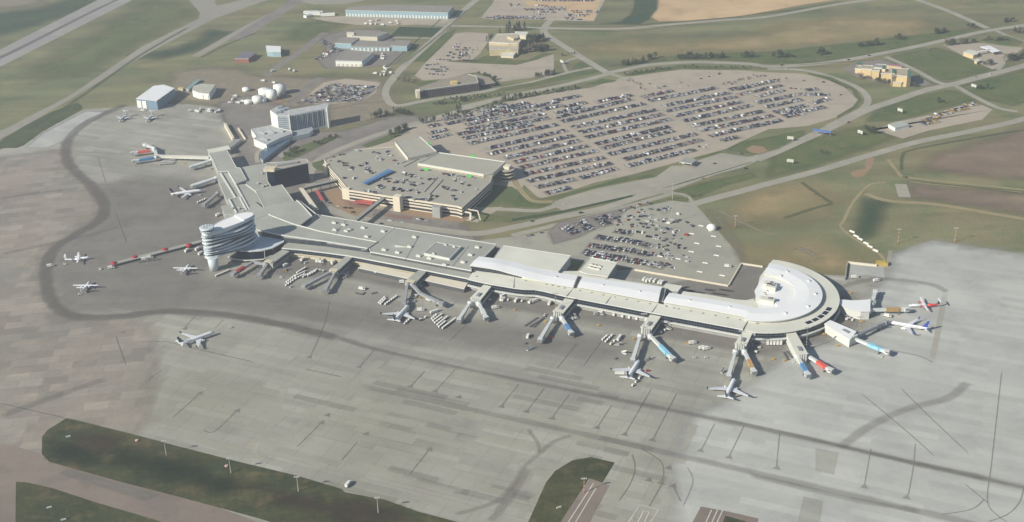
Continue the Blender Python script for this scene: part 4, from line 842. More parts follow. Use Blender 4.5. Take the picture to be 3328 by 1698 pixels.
mb.beam(V3(a, 9), V3(b, 9), 1.4, 1.0, CRM); mb.beam(V3(b, 9), V3(c_, 3), 1.2, .9, CRM)
a, b = g('E7', 1830, 1010, 7), g('E7', 1910, 1025, 7); mb.beam(V3(a, 7), V3(b, 7), 1.6, 1.4, CRM); mb.beam(V3(b, 7), V3(g('E7', 1905, 1110, 2), 1), 2, 1.4, CRM); mb.build('ramp_beam', pk)
grn = mat('green_sign', (70, 190, 90), .5)
for x, y, z in ((1935, 300, 18), (1390, 150, 16), (1350, 470, 15), (1895, 555, 15)):
    p = g('E7', x, y, z); mb = MB(); mb.box((p.x, p.y, z-1.3), (6, .8, 2.6), grn, -AX); mb.build('sign', pk)
# pedestrian bridges
for lab, pts, z, m in (('grey enclosed footbridge from terminal roof line to garage elevator tower', ('E7', [(440, 1115), (845, 795)]), 9, RG2),
                  ('grey enclosed footbridge between dark glass office and garage west corner', ('B2', [(460, 650), (830, 562)]), 8, RG2), ('cream enclosed footbridge running south to the terminal forecourt', ('B2', [(450, 650), (590, 850)]), 8, CRM)):
    P = gs(pts[0], pts[1], z+1.6); o = thing('footbridge', lab, 'footbridge', V3((P[0]+P[1])/2, 0), 'footbridges across the forecourt')
    mb = MB(); mb.beam(V3(P[0], z), V3(P[1], z), 5, 3.2, m); mb.build('deck_tunnel', o)
    u = (P[1]-P[0]).normalized(); facade('window_band', o, [P[0]+Vector((u.y, -u.x))*2.5, P[1]+Vector((u.y, -u.x))*2.5], z-.9, z+.9, 3, 1, GL, .1)
    posts('pier', o, [P[0]+(P[1]-P[0])*(k/4) for k in (1, 2, 3)], z-1.5, .9, WALL)

# --- outlying buildings
def shed(name, label, t, pts, h, rm, wm, cat='building', para=None, extras=()):
    P = gs(t, pts, h); c = sum(P, Vector((0, 0)))/len(P); o = thing(name, label, cat, V3(c, 0))
    block(o, t, pts, h, 0, rm, wm, 'roof', .25, para)
    for e in extras: block(o, t, *e)
    return o, P
def doors(o, P, i, n, z1, m, w=.5, nm='door'):
    a, b = P[i], P[(i+1) % len(P)]; d = b-a; u = d.normalized(); 
    c = sum(P, Vector((0, 0)))/len(P); nn = Vector((u.y, -u.x)); nn = nn if (a-c).dot(nn) > 0 else -nn
    for k in range(n):
        p = a+d*((k+.5)/n)+nn*.1; mb = MB(); mb.box((p.x, p.y, .3), (d.length/n*w, .5, z1), m, math.atan2(u.y, u.x)); mb.build(nm, next((ch for ch in o.children if ch.name.startswith('wall')), o))
WH = mat('white_cladding', (226, 228, 220), .6, var=.04); NAV = mat('steel_blue_wall', (110, 134, 152), .7); GRV = mat('gravel_roof', (136, 132, 122), .95, var=.06, scale=.05)
o, P = shed('hangar', 'big white-roofed hangar with blue-grey walls at the west apron edge', 'A1', [(1362, 990), (1465, 1000), (1570, 1012), (1750, 885), (1640, 850), (1540, 862)], 14, RW, NAV)
doors(o, P, 0, 2, 11, WH, .8)
o, P = shed('grey_hangar', 'small grey hangar with pale roof right of the white-roofed hangar', 'A1', [(1925, 905), (1990, 930), (2095, 940), (2160, 850), (2010, 840), (1935, 865)], 10, mat('pale_roof', (176, 176, 160), .8), WH)
doors(o, P, 1, 2, 7, WH, .6)
shed('yellow_shed', 'tiny yellow shed tucked behind the white-roofed hangar', 'A1', [(1780, 890), (1830, 895), (1840, 880), (1790, 874)], 4, mat('yellow_roof', (190, 180, 80), .8), BEI)
shed('low_green_shed', 'long low teal shed beside the small grey hangar', 'A1', [(1860, 890), (1890, 900), (2010, 800), (1980, 790)], 4, mat('teal_roof', (120, 150, 148), .8), WALL)
o, P = shed('cargo_warehouse', 'very long pale blue cargo warehouse at the far edge of the airport', 'A2', [(893, 102), (1925, 128), (1985, 60), (1330, 50), (920, 72)], 12, GRV, BLU)
doors(o, P, 0, 34, 5, WH, .45)
o, P = shed('blue_workshop', 'stepped pale blue workshop with grey roofs between cream and white warehouses', 'A2', [(790, 432), (955, 440), (1040, 380), (860, 372)], 9, GRV, BLU)
block(o, 'A2', [(945, 470), (1345, 475), (1400, 420), (1040, 405)], 7, 0, GRV, BLU); P2 = block(o, 'A2', [(1345, 460), (1515, 465), (1560, 410), (1400, 400)], 9, 0, GRV, BLU)
doors(o, gs('A2', [(945, 470), (1345, 475), (1400, 420), (1040, 405)], 7), 0, 10, 4.5, WH, .5)
o, P = shed('cream_warehouse', 'L-shaped cream warehouse with brown-grey roof behind the blue workshop', 'A2', [(960, 362), (1215, 372), (1330, 325), (990, 300), (985, 325)], 9, GRV, CRM)
block(o, 'A2', [(912, 322), (982, 324), (985, 345), (905, 340)], 11, 0, CRM, CRM)
o, P = shed('white_warehouse', 'white-fronted warehouse with wide brown-grey roof in front of the blue workshop', 'A2', [(795, 612), (1062, 618), (1180, 520), (950, 500), (880, 520)], 9, GRV, WH, para=.5)
doors(o, P, 0, 6, 4, CRM, .5)
shed('white_shed', 'bright white shed with pale blue side standing alone in the grass', 'A2', [(98, 458), (105, 510), (165, 520), (248, 522), (248, 465)], 9, RW, BLU)
o, P = shed('red_shed', 'dark roofed red brick shed west of the white shed', 'A1', [(2350, 590), (2490, 590), (2566, 530), (2440, 515)], 7, mat('slate_roof', (110, 108, 114), .8), mat('red_brick', (150, 96, 80), .9))
for k, (x, y) in enumerate(((550, 135), (600, 140), (575, 150), (520, 172), (720, 158))):
    p = g('A2', x, y); mb = MB(); mb.box((p.x, p.y, 0), (26 if k != 3 else 14, 8, 4), WH, R([0, 0, 0, 50, 5][k])); mb.box((p.x, p.y, 4), (26 if k != 3 else 14, 3, .8), TRIM, R([0, 0, 0, 50, 5][k]))
    tag(mb.build('site_trailer', None, V3(p, 0)), 'white site trailer standing on grass left of the long blue warehouse', 'trailer', 'site trailers left of the long blue warehouse')
# beige office with stepped roofs
o, P = shed('beige_office', 'stepped beige office block with flat roofs beside dark conifers', 'G4', [(1485, 300), (1600, 165), (1780, 160), (1990, 150), (2020, 280), (1985, 320), (1810, 320)], 15, mat('buff_roof', (180, 170, 146), .9), mat('buff_wall', (186, 172, 136), .9), para=.8)
block(o, 'G4', [(1490, 420), (1810, 415), (1985, 410), (1985, 290), (1810, 290), (1490, 300)], 11, 0, mat('buff_roof', 0), mat('buff_wall', 0)); block(o, 'G4', [(1790, 200), (1930, 150), (2000, 210), (1900, 240)], 19, 14, mat('buff_roof', 0), mat('buff_wall', 0))
block(o, 'G4', [(1680, 510), (1900, 520), (1975, 430), (1760, 430)], 5, 0, RC, CRM); block(o, 'G4', [(1920, 115), (2150, 125), (2110, 185), (1990, 170)], 7, 0, RC, CRM)
# long dark office (low hotel) by the avenue
o, P = shed('old_airport_hotel', 'long dark-windowed low hotel with buff end walls beside the avenue', 'A2', [(1640, 915), (1700, 900), (2230, 830), (2210, 770), (2130, 745), (1900, 790), (1640, 880)], 13, mat('brown_roof', (142, 134, 116), .9), mat('brown_wall', (120, 112, 104), .9), para=.5)
facade('window_band', o, [P[0], P[1], P[2]], 3, 11, 4, 3, GL, .3, mat('brown_mullion', (104, 100, 100), .8), .7)
p = g('A2', 1660, 975, 2); mb = MB(); mb.box((p.x-4, p.y+6, 0), (9, 10, 11), CRM, .2); mb.build('end_wall', o)
block(o, 'A2', [(2190, 745), (2340, 775), (2400, 830), (2260, 850)], 6, 0, mat('brown_roof', 0), WALLD)
p = g('A2', 1985, 830, 15); mb = MB(); mb.box((p.x, p.y, 12), (9, 7, 5), mat('gold_dome', (214, 190, 120), .5), .2); mb.build('stair_head', o)
# fuel tanks
for k, (x, y, r, h) in enumerate(((20, 990, 8, 9), (95, 920, 10, 10), (160, 960, 8, 14), (240, 905, 9, 14), (70, 985, 6, 6))):
    p = g('A2', x, y+40); mb = MB(); mb.tube([(p.x, p.y, 0), (p.x, p.y, h), (p.x, p.y, h+.8)], [r, r, r*.2], WH, 24); o = thing('fuel_tank', 'round white fuel storage tank in the tank farm west of the hotel', 'fuel tank', V3(p, 0), 'white fuel tanks west of the hotel')
    mb.build('shell', o); mb = MB(); mb.beam((p.x+r+.3, p.y-1, 0), (p.x+r+.3, p.y-1, h), .5, .5, METAL); mb.build('ladder', o)
for x, y in ((2470, 915), (2490, 1040)):
    p = g('A1', x, y); mb = MB(); mb.tube([(p.x, p.y, 0), (p.x, p.y, 5), (p.x, p.y, 5.6)], [6, 6, 1], WH, 18); o = thing('fuel_tank', 'squat white tank at the left of the tank farm', 'fuel tank', V3(p, 0), 'white fuel tanks west of the hotel'); mb.build('shell', o)
# low sheds by the gravel bend near the hotel
shed('blast_wall', 'long cream blast wall on the apron north of the terminal', 'E2', [(300, 320), (335, 318), (465, 540), (430, 550)], 5, CRM, CRM, 'wall'); shed('blast_wall', 'grey block wall ending in the apron corner above the north wing', 'E2', [(440, 560), (570, 545), (400, 690), (395, 640)], 5, RG2, WALL, 'wall')
shed('blast_wall', 'thin cream wall between two dirt paths above the north wing', 'E2', [(505, 390), (530, 390), (625, 540), (595, 530)], 2.5, CRM, CRM, 'wall')
# yellow inn with teal roofs
YW = mat('yellow_stucco', (204, 182, 138), .85, var=.05, scale=.2); TE = mat('teal_tile', (72, 110, 96), .7); YR = mat('tan_flat_roof', (168, 156, 128), .9); PK = mat('pink_roof', (160, 110, 116), .8)
inn = thing('inn_complex', 'rambling yellow stucco inn with teal and pink roofs', 'inn', g('A4', 1150, 720).to_3d())
for q, h, r in (([(1240, 770), (1290, 760), (1400, 770), (1410, 690), (1300, 690), (1235, 700)], 16, YR), ([(1130, 740), (1240, 745), (1245, 700), (1140, 700)], 11, YR), ([(1035, 710), (1120, 715), (1130, 690), (1045, 690)], 13, YR), ([(935, 690), (1040, 700), (1055, 660), (950, 655)], 11, YR),
                ([(870, 690), (940, 700), (950, 665), (890, 660)], 7, YR), ([(1060, 680), (1180, 690), (1190, 650), (1080, 645)], 14, RG2), ([(1230, 800), (1300, 770), (1400, 775), (1400, 810), (1340, 830), (1250, 825)], 7, YR)): block(inn, 'A4', q, h, 0, r, YW, para=.6)
for q, h in (([(880, 650), (940, 645), (950, 625), (890, 625)], 8), ([(1240, 735), (1275, 735), (1275, 690), (1250, 690)], 18), ([(1395, 770), (1440, 760), (1440, 715), (1400, 700)], 17), ([(1140, 690), (1180, 700), (1180, 660), (1150, 660)], 15)): block(inn, 'A4', q, h, 0, TE, YW, 'tiled_roof')
block(inn, 'A4', [(1185, 655), (1340, 675), (1350, 650), (1200, 645)], 9, 0, PK, YW, 'pink_roof')
# filling station
gsn = thing('filling_station', 'cream filling station with long white canopy and grey yard', 'filling station', g('A4', 2080, 550).to_3d())
block(gsn, 'A4', [(1955, 525), (2060, 555), (2110, 540), (2090, 510), (2010, 500)], 6, 0, RC, YW); block(gsn, 'A4', [(2065, 610), (2095, 625), (2140, 600), (2090, 590)], 4, 0, RC, YW)
for q in ([(2080, 518), (2100, 524), (2230, 500), (2215, 494)], [(2125, 468), (2220, 458), (2330, 512), (2250, 528), (2200, 492), (2150, 480)]):
    P = gs('A4', q, 6); mb = MB(); mb.prism(P, 5.3, 6, RW, RW, True); mb.build('canopy', gsn)
    posts('post', gsn, [p*.98+sum(P, Vector((0, 0)))/len(P)*.02 for p in P], 5.3)
# car-hire hut, toll plaza, misc
o, P = shed('rental_office', 'low grey hipped rental office with white fascia beside the hire car rows', 'A4', [(1205, 1245), (1275, 1285), (1420, 1250), (1340, 1215)], 5, mat('pale_grey_roof', (166, 172, 160), .8), WH)
tp = thing('toll_plaza', 'grey toll plaza canopy over the parking exit lanes', 'toll plaza', g('B3', 1740, 385).to_3d()); P = gs('B3', [(1680, 390), (1800, 410), (1850, 370), (1730, 350)], 6)
mb = MB(); mb.prism(P, 5.2, 6, RG2, TRIM, True); mb.build('canopy', tp); posts('post', tp, P, 5.2, .5)
for k in range(3): p = g('B3', 1720+k*45, 410-k*12); mb = MB(); mb.box((p.x, p.y, 0), (3, 2, 3), WH, .4); mb.build('booth', tp)
for lab, t, x, y, sx, sy, z in (('blue overhead sign gantry above the ring road curve', 'B4', 540, 78, 26, 1, 7),):
    o = thing('sign_gantry', lab, 'sign', g(t, x, y).to_3d()); p = g(t, x, y, z); mb = MB(); mb.box((p.x, p.y, 5.5), (24, 1, 2.4), mat('sign_blue', (70, 110, 176), .5), R(-28)); mb.build('sign_panel', o)
    posts('post', o, [p+Vector((math.cos(R(-28)), math.sin(R(-28))))*s*11.5 for s in (-1, 1)], 6, .5)
for lab, t, x, y in (('white billboard on posts below the yellow inn crossing', 'A4', 2060, 890), ('white billboard leaning over grass by the hire car lot', 'A4', 1322, 1135), ('cream and orange billboard on a green verge below the ring road', 'B4', 922, 122), ('grey billboard on the grass island west of the blue gantry', 'B4', 222, 182), ('small white billboard beside the service road west of the sand patch', 'B4', 220, 412), ('white advertising board at the crossing by the avenue loop', 'A3', 500, 645)):
    p = g(t, x, y); o = thing('billboard', lab, 'billboard', p.to_3d(), 'billboards along the airport roads'); rz = R(-55) if t != 'B4' or x > 300 else R(-20)
    mb = MB(); mb.box((p.x, p.y, 2.5), (8.5, .8, 4), mat('board_white', (188, 190, 178), .7), rz); mb.build('panel', o)
    posts('post', o, [p+Vector((math.cos(rz), math.sin(rz)))*s for s in (-3, 3)], 2.6, .5)
# staff-lot kerb walls
for lab, q in (('cream retaining wall along the staff lot front edge', [(965, 940), (2085, 1132)]), ('dark retaining wall closing the staff lot at its pier end', [(2090, 1128), (2240, 872)]), ('low cream wall behind the round pier', [(2240, 866), (2500, 905)])):
    P = gs('E8', q, 1.5); mb = MB(); mb.beam(V3(P[0], .9), V3(P[1], .9), 1.2, 1.8, CRM); tag(mb.build('retaining_wall', None, V3(P[0], 0)), lab, 'wall', 'retaining walls round the staff lot')
for lab, q in (('cream barrier along the light apron corner', [(800, 158), (1090, 190)]), ('grey barrier turning down from the apron corner', [(795, 165), (775, 320)]), ('grey barrier between apron corner and pier', [(775, 325), (600, 305)])):
    P = gs('C4', q, 2); mb = MB(); mb.beam(V3(P[0], 1.2), V3(P[1], 1.2), 1.2, 2.4, CRM if 'cream' in lab else WALL); tag(mb.build('barrier_wall', None, V3(P[0], 0)), lab, 'wall', 'barrier walls at the apron corner')
p = g('C4', 1140, 190); mb = MB(); mb.box((p.x, p.y, 0), (12, 6, 3.5), mat('ochre', (176, 152, 74), .8), -.2); mb.box((p.x, p.y, 3.5), (8, 4, .6), mat('ochre', 0), -.2); tag(mb.build('ochre_hut', None, p.to_3d()), 'ochre hut at the end of the cream apron barrier', 'hut')
# ------------------------------------------------------------------ aircraft
AWH = mat('aircraft_white', (226, 228, 228), .35, var=.02); AGR = mat('aircraft_grey', (204, 207, 210), .4, var=.03)
TEAL = mat('tail_teal', (26, 74, 88), .4); NAVY = mat('tail_navy', (24, 44, 66), .4); BLUE = mat('tail_blue', (40, 70, 150), .4); REDM = mat('livery_red', (204, 62, 52), .4)
TYRE = mat('tyre', (36, 36, 38), .9)
def wing_mb(root, tip, cr, ct, z0, z1, th, m, side, sweep):
    """one tapered wing half along +-Y"""
    mb = MB(); s = side
    v = [(root[0]+cr/2, s*root[1], z0), (root[0]-cr/2, s*root[1], z0), (tip[0]-ct/2, s*tip[1], z1), (tip[0]+ct/2, s*tip[1], z1)]
    top = [(x, y, z+th/2) for x, y, z in v]; bot = [(x, y, z-th/2) for x, y, z in v]
    if s > 0: top, bot = top[::-1], bot[::-1]
    # s<0: make faces consistent
    mb.face(top[::-1] if s < 0 else top[::-1], m); mb.face(bot, m)
    for i in range(4): mb.face([bot[i], bot[(i+1) % 4], top[(i+1) % 4], top[i]], m)
    return mb
def jet(label, nose, tail, zc, t, L=None, span=35.8, fin=TEAL, engines='wing', name='airliner', body=AWH, group=None, bodyfin=None, winglets=True, dia=3.9):
    a, b = g(t, *nose, zc), g(t, *tail, zc); d = a-b; Lr = L or d.length; ang = math.atan2(d.y, d.x); c = a-d.normalized()*(Lr/2)
    o = thing(name, label, 'airplane', (c.x, c.y, 0), group); o.rotation_euler = (0, 0, ang); ORG[o.name] = Vector((0, 0, 0))
    h = Lr/2; r = dia/2; z = 1.55+r
    mb = MB(); mb.tube([(h, 0, z-.5), (h-.5, 0, z-.4), (h-1.6, 0, z-.2), (h-3.6, 0, z), (h-6, 0, z), (-h*.3, 0, z), (-h*.62, 0, z+.3), (-h*.86, 0, z+.9), (-h, 0, z+1.3)],
                       [.15, .9, r*.72, r*.95, r, r, r*.86, r*.45, .2], body, 16)
    mb.build('fuselage', o)
    mb = MB(); mb.box((h-2.5, 0, z+.72), (1.1, 2.0, .55), GL); mb.build('cockpit_window', o)
    mb = MB()
    for s in (-1, 1): mb.box(((h-4+(-h*.55))/2, s*(r-.06), z+.25), (h*1.45-4, .16, .28), GL)
    mb.build('cabin_windows', o)
    for s in (-1, 1):
        w = wing_mb((1.5, r*.6), (1.5-span*.24, span/2), 6.4, 1.5, z-r*.55, z+.5, .45, AGR, s, 0); w.build('wing', o)
        if winglets: mb = MB(); mb.beam((.9-span*.24, s*span/2, z+.5), (-.1-span*.24, s*(span/2+.5), z+2.9), .2, 1.4, fin); mb.build('winglet', o)
        if engines == 'wing': ex, ey, ez = 3.4, span*.145, z-r-.0
        else: ex, ey, ez = -h*.55, r+1.0, z+.5
        mb = MB(); mb.tube([(ex+2.2, s*ey, ez), (ex+1.6, s*ey, ez), (ex-.6, s*ey, ez), (ex-2.4, s*ey, ez)], [.95, 1.12, 1.08, .6], AWH if engines == 'wing' else body, 12); mb.beam((ex, s*ey, ez+.6), (ex-.5, s*ey*.9, ez+1.6) if engines == 'wing' else (ex, s*r*.7, ez), .4, 1.6, AGR); en = mb.build('engine', o); mb = MB(); mb.tube([(ex+2.21, s*ey, ez), (ex+2.24, s*ey, ez)], [.8, .8], DARK, 12); mb.build('intake', en)
        tz = z+.9 if engines == 'wing' else z+6.4
        w = wing_mb((-h+3.2, .4), (-h+.6, span*.2), 3.6, 1.3, tz, tz+.4, .3, AWH, s, 0); w.build('tailplane', o)
    mb = MB(); top = z+r*.6; zt = z+8.4 if engines == 'wing' else z+6.6
    f = [(-h+7.0, top-.1), (-h+4.2, top+2.3), (-h+1.3, zt), (-h-.6, zt), (-h+1.2, top)]
    for s in (-1, 1): mb.face([(x, s*.18, q) for x, q in f][::s], bodyfin or fin)
    for i in range(5): x0, q0 = f[i]; x1, q1 = f[(i+1) % 5]; mb.face([(x0, .18, q0), (x0, -.18, q0), (x1, -.18, q1), (x1, .18, q1)], bodyfin or fin)
    mb.build('fin', o)
    mb = MB(); mb.tube([(h-4, 0, 0), (h-4, 0, z-1)], [.25, .2], AGR, 6); mb.box((h-4, 0, 0), (.9, .7, .9), TYRE); mb.build('nose_gear', o)
    for s in (-1, 1): mb = MB(); mb.box((-1.2, s*2.8, 0), (1.2, .9, 1.1), TYRE); mb.tube([(-1.2, s*2.8, .6), (-1.2, s*2.6, z-1)], [.25, .25], AGR, 6); mb.build('main_gear', o)
    return o
def turboprop(label, nose, tail, zc, t, L=26.0, span=27.5, stripe=None, fin=AWH, wing=AWH):
    a, b = g(t, *nose, zc), g(t, *tail, zc); d = a-b; ang = math.atan2(d.y, d.x); c = (a+b)/2; h = L/2; r = 1.4; z = 2.7
    o = thing('turboprop', label, 'airplane', (c.x, c.y, 0)); o.rotation_euler = (0, 0, ang); ORG[o.name] = Vector((0, 0, 0))
    mb = MB(); mb.tube([(h, 0, z-.4), (h-.8, 0, z-.2), (h-2.8, 0, z), (h-5, 0, z), (-h*.2, 0, z)], [.15, .8, r*.95, r, r], AWH, 14)
    mb.tube([(-h*.2, 0, z), (-h*.45, 0, z+.1), (-h*.8, 0, z+.8), (-h, 0, z+1.2)], [r, r*.95, r*.5, .25], stripe or AWH, 14); mb.build('fuselage', o)
    mb = MB(); mb.box((h-2.2, 0, z+.55), (.9, 1.6, .5), GL); mb.build('cockpit_window', o)
    for s in (-1, 1):
        w = wing_mb((.8, 0), (.5, span/2), 2.9, 1.5, z+r+.1, z+r+.3, .35, wing, s, 0); w.build('wing', o)
        ey = 4.2; mb = MB(); mb.tube([(4.2, s*ey, z+r-.5), (3.4, s*ey, z+r-.4), (0, s*ey, z+r-.4), (-3.0, s*ey, z+r-.2)], [.3, .75, .8, .3], stripe or AWH, 10); mb.build('engine', o)
        mb = MB()
        for k in range(6): q = k*math.pi/3; mb.beam((4.3, s*ey, z+r-.5), (4.3, s*ey+1.95*math.cos(q), z+r-.5+1.95*math.sin(q)), .28, .08, DARK)
        mb.build('propeller', o)
        w = wing_mb((-h+1.2, 0), (-h+.9, 4.4), 2.2, 1.4, z+5.6, z+5.6, .25, AWH, s, 0); w.build('tailplane', o)
        mb = MB(); mb.box((.2, s*ey, 0), (1.0, .6, .9), TYRE); mb.tube([(.2, s*ey, .5), (.2, s*ey, z+r-.9)], [.2, .2], AGR, 6); mb.build('main_gear', o)
    mb = MB(); f = [(-h+4.6, z+1.1), (-h+2.4, z+2.4), (-h+2.1, z+5.6), (-h+.1, z+5.6), (-h+.4, z+1.2)]
    for s in (-1, 1): mb.face([(x, s*.16, q) for x, q in f][::s], fin)
    for i in range(5): x0, q0 = f[i]; x1, q1 = f[(i+1) % 5]; mb.face([(x0, .16, q0), (x0, -.16, q0), (x1, -.16, q1), (x1, .16, q1)], fin)
    mb.build('fin', o)
    mb = MB(); mb.box((h-3, 0, 0), (.7, .5, .7), TYRE); mb.tube([(h-3, 0, .4), (h-3, 0, z-.8)], [.15, .15], AGR, 6); mb.build('nose_gear', o)
    return o
jet('white airliner with dark teal tail taxiing alone on the west apron', (2150, 858), (1812, 978), 3.8, 'C1', 37.5)
jet('white airliner with navy tail parked nose-in at the north wing', (1085, 752), (640, 812), 3.8, 'E3', 38, fin=NAVY)
jet('white airliner with teal tail nose-in at the bridges of the grey wing', (1530, 590), (1400, 735), 3.8, 'C2', 36)
jet('white airliner with teal tail and a container loader at its left side', (1275, 1140), (1168, 1312), 3.8, 'C3', 36)
jet('white airliner with teal tail parked alone in front of the round pier', (390, 68), (325, 208), 3.8, 'D3', 36)
jet('white airliner with bright blue fin nose-in at the round pier', (1215, 758), (1590, 828), 3.6, 'C4', 36, span=31, fin=BLUE, dia=3.4)
turboprop('white and red turboprop airliner east of the round pier', (1375, 592), (1760, 590), 3, 'C4', 30, 27, REDM, DARK)
turboprop('white turboprop nearest the far end of the red-canopied walkway', (905, 112), (650, 146), 2.7, 'C1', 27, 27)
turboprop('white turboprop parked apart south of the red-canopied walkway', (906, 352), (812, 470), 2.7, 'C1', 26, 27)
turboprop('white turboprop parked closest to the control tower', (1893, 190), (1822, 285), 2.7, 'C1', 26, 27)
jet('small grey-white jet parked on the far north-west apron, left one', (1195, 1215), (1310, 1120), 3, 'A1', 27, span=22, fin=AGR, engines='tail', body=AGR, winglets=False, dia=2.7)
jet('small grey-white jet parked on the far north-west apron, right one', (1465, 1215), (1570, 1120), 3, 'A1', 27, span=22, fin=AGR, engines='tail', body=AGR, winglets=False, dia=2.7)

WIN = mat('car_glass', (30, 36, 44), .15)
# ------------------------------------------------------------------ boarding bridges
JG = mat('bridge_grey', (150, 152, 152), .6, var=.05); JW = mat('bridge_white', (200, 204, 200), .5, var=.04)
def jb(label, t, pts, col=JW, ad=None, z0=5.6, z1=4.8, w=3.4, adp=(.45, .85), group='boarding bridges around the terminal'):
    P = gs(t, pts, 5.5); o = thing('boarding_bridge', label, 'boarding bridge', V3(P[0], 0), group)
    mb = MB(); mb.tube([(P[0].x, P[0].y, 2.6), (P[0].x, P[0].y, 7.2), (P[0].x, P[0].y, 7.7)], [2.6, 2.6, .8], col, 12); mb.tube([(P[0].x, P[0].y, 0), (P[0].x, P[0].y, 2.6)], [.9, .9], METAL, 8); mb.build('rotunda', o)
    n = len(P)-1; mb = MB()
    for i in range(n):
        za = z0+(z1-z0)*i/n; zb = z0+(z1-z0)*(i+1)/n
        a, b = V3(P[i], za), V3(P[i+1], zb)
        if i < n-1: mb.beam(a, b, w*.8, 2.7, col)
        else: m_ = a+(b-a)*.48; mb.beam(a, m_, w*.8, 2.6, col); mb.beam(m_-(b-a)*.03, b, w, 3.0, col)
    tun = mb.build('tunnel', o)
    a, b = P[-2], P[-1]; u = (b-a).normalized(); L = (b-a).length
    if ad:
        s0, s1 = adp; c0, c1 = V3(a+u*L*s0, z0+(z1-z0)*s0), V3(a+u*L*s1, z0+(z1-z0)*s1); mb = MB(); mb.beam(c0, c1, w+.16, 3.16, ad); mb.build('advert_panel', tun)
    mb = MB(); rz = math.atan2(u.y, u.x); mb.box((b.x, b.y, z1-1.7), (4.6, 4.4, 3.6), col, rz+.25); mb.box((b.x+u.x*2, b.y+u.y*2, z1-1.5), (1.6, 5.2, 3.0), METAL, rz+.25); cb_ = mb.build('cab', o); mb = MB(); mb.box((b.x+u.x*.4, b.y+u.y*.4, z1+.3), (3.6, 4.5, .9), WIN, rz+.25); mb.build('cab_window', cb_)
    q = a+u*L*.78; s = Vector((-u.y, u.x)); mb = MB()
    for k in (-1, 1): mb.beam(V3(q+s*k*2.1, .6), V3(q+s*k*2.1, 6.6), .5, .5, METAL)
    mb.beam(V3(q-s*2.4, .7), V3(q+s*2.4, .7), 1.2, .7, METAL); mb.build('wheel_column', o)
    for k in (-1, 1): mb = MB(); p_ = q+s*k*1.2; mb.tube([V3(p_-s*.35, .7), V3(p_+s*.35, .7)], [.7, .7], TYRE, 10); mb.build('wheel', o)
    mb = MB(); e = b-u*3.5+s*3.2; mb.beam(V3(b-u*2+s*2.4, z1-1.2), V3(e-u*5, .2), 1.0, .3, METAL); mb.build('service_stair', o)
    return o
ABL = mat('advert_blue', (86, 134, 178), .5); ALB = mat('advert_light_blue', (140, 194, 214), .5); ARD = mat('advert_red', (210, 92, 78), .5); AOR = mat('advert_ochre', (176, 144, 92), .5)
for a in (('grey two-legged boarding bridge with red panel nearest the tower', 'E1', [(1440, 1090), (1215, 1050), (865, 1262)], JG, red),
          ('short grey-blue boarding bridge right of the tower bridge', 'E1', [(1495, 1055), (1325, 1285)], JG, None),
          ('dark grey boarding bridge pointing left from the second grey gate', 'E4', [(685, 560), (350, 728)], JG, None),
          ('grey boarding bridge pointing down from the second grey gate', 'E4', [(728, 572), (608, 782)], JG, None),
          ('thin grey boarding bridge reaching the teal-tailed airliner', 'E4', [(1640, 715), (1592, 960)], JG, None),
          ('long bent grey boarding bridge pointing right beside the teal-tailed airliner', 'E4', [(1700, 722), (1800, 825), (2070, 950)], JG, None),
          ('white boarding bridge by the massed white carts', 'C2', [(2145, 575), (2035, 735)], JW, None),
          ('short white boarding bridge of the first white gate, right leg', 'C2', [(2235, 580), (2305, 715)], JW, None),
          ('white boarding bridge with a red tug underneath', 'E5', [(1090, 870), (940, 1115)], JW, None),
          ('short boarding bridge with a blue advert panel', 'E5', [(1200, 865), (1310, 1035)], JW, ABL),
          ('white boarding bridge meeting the airliner with loader', 'C3', [(1285, 905), (1210, 1140)], JW, None),
          ('long boarding bridge with light blue panel on the straight white wing', 'C3', [(1385, 905), (1612, 1125)], JW, ALB),
          ('white boarding bridge meeting the airliner alone before the pier', 'C3', [(2240, 1060), (2172, 1300)], JW, None),
          ('short boarding bridge with an ochre panel', 'C3', [(2330, 1060), (2425, 1255)], JW, AOR),
          ('boarding bridge with a blue panel beside the red one', 'C4', [(290, 1105), (400, 1285)], JW, ABL),
          ('boarding bridge with a red panel on the round pier', 'C4', [(385, 1095), (628, 1240)], JW, ARD),
          ('long boarding bridge with light blue panel on the round pier', 'C4', [(850, 925), (1195, 1055)], JW, ALB),
          ('long grey boarding bridge reaching the blue-finned airliner', 'C4', [(885, 905), (1175, 758)], JG, None),
          ('boarding bridge with ochre panel reaching the red turboprop', 'C4', [(1015, 642), (1385, 630)], JW, AOR),
          ('short white boarding bridge pointing away from the pier', 'C4', [(1040, 590), (1078, 455)], JW, None),
          ('white boarding bridge with red panel at the corridor end', 'E3', [(425, 205), (135, 240)], JW, ARD, 5.6, 4.8, 4.2, (.2, .75)),
          ('white boarding bridge with blue panel at the corridor end', 'E3', [(450, 305), (150, 350)], JW, ABL, 5.6, 4.8, 4.2, (.1, .75)),
          ('stubby white boarding bridge pointing north at the corridor end', 'E3', [(430, 180), (300, 125)], JW, None),
          ('broad dirty-white boarding bridge under the north corridor', 'E3', [(1220, 345), (940, 430)], JW, None, 5.6, 4.8, 6.5),
          ('broad white boarding bridge above the navy-tailed airliner', 'E3', [(1280, 590), (960, 690)], JW, None, 5.6, 4.8, 6.5),
          ('small blue-grey boarding bridge below the navy-tailed airliner', 'E3', [(1300, 800), (1110, 950)], JG, None)): jb(*a)
mb = MB(); a, b = g('E3', 430, 190, 5), g('E3', 465, 290, 5); mb.beam(V3(a, 5), V3(b, 5), 3.6, 2.8, JW); mb.build('corridor_link', cor)

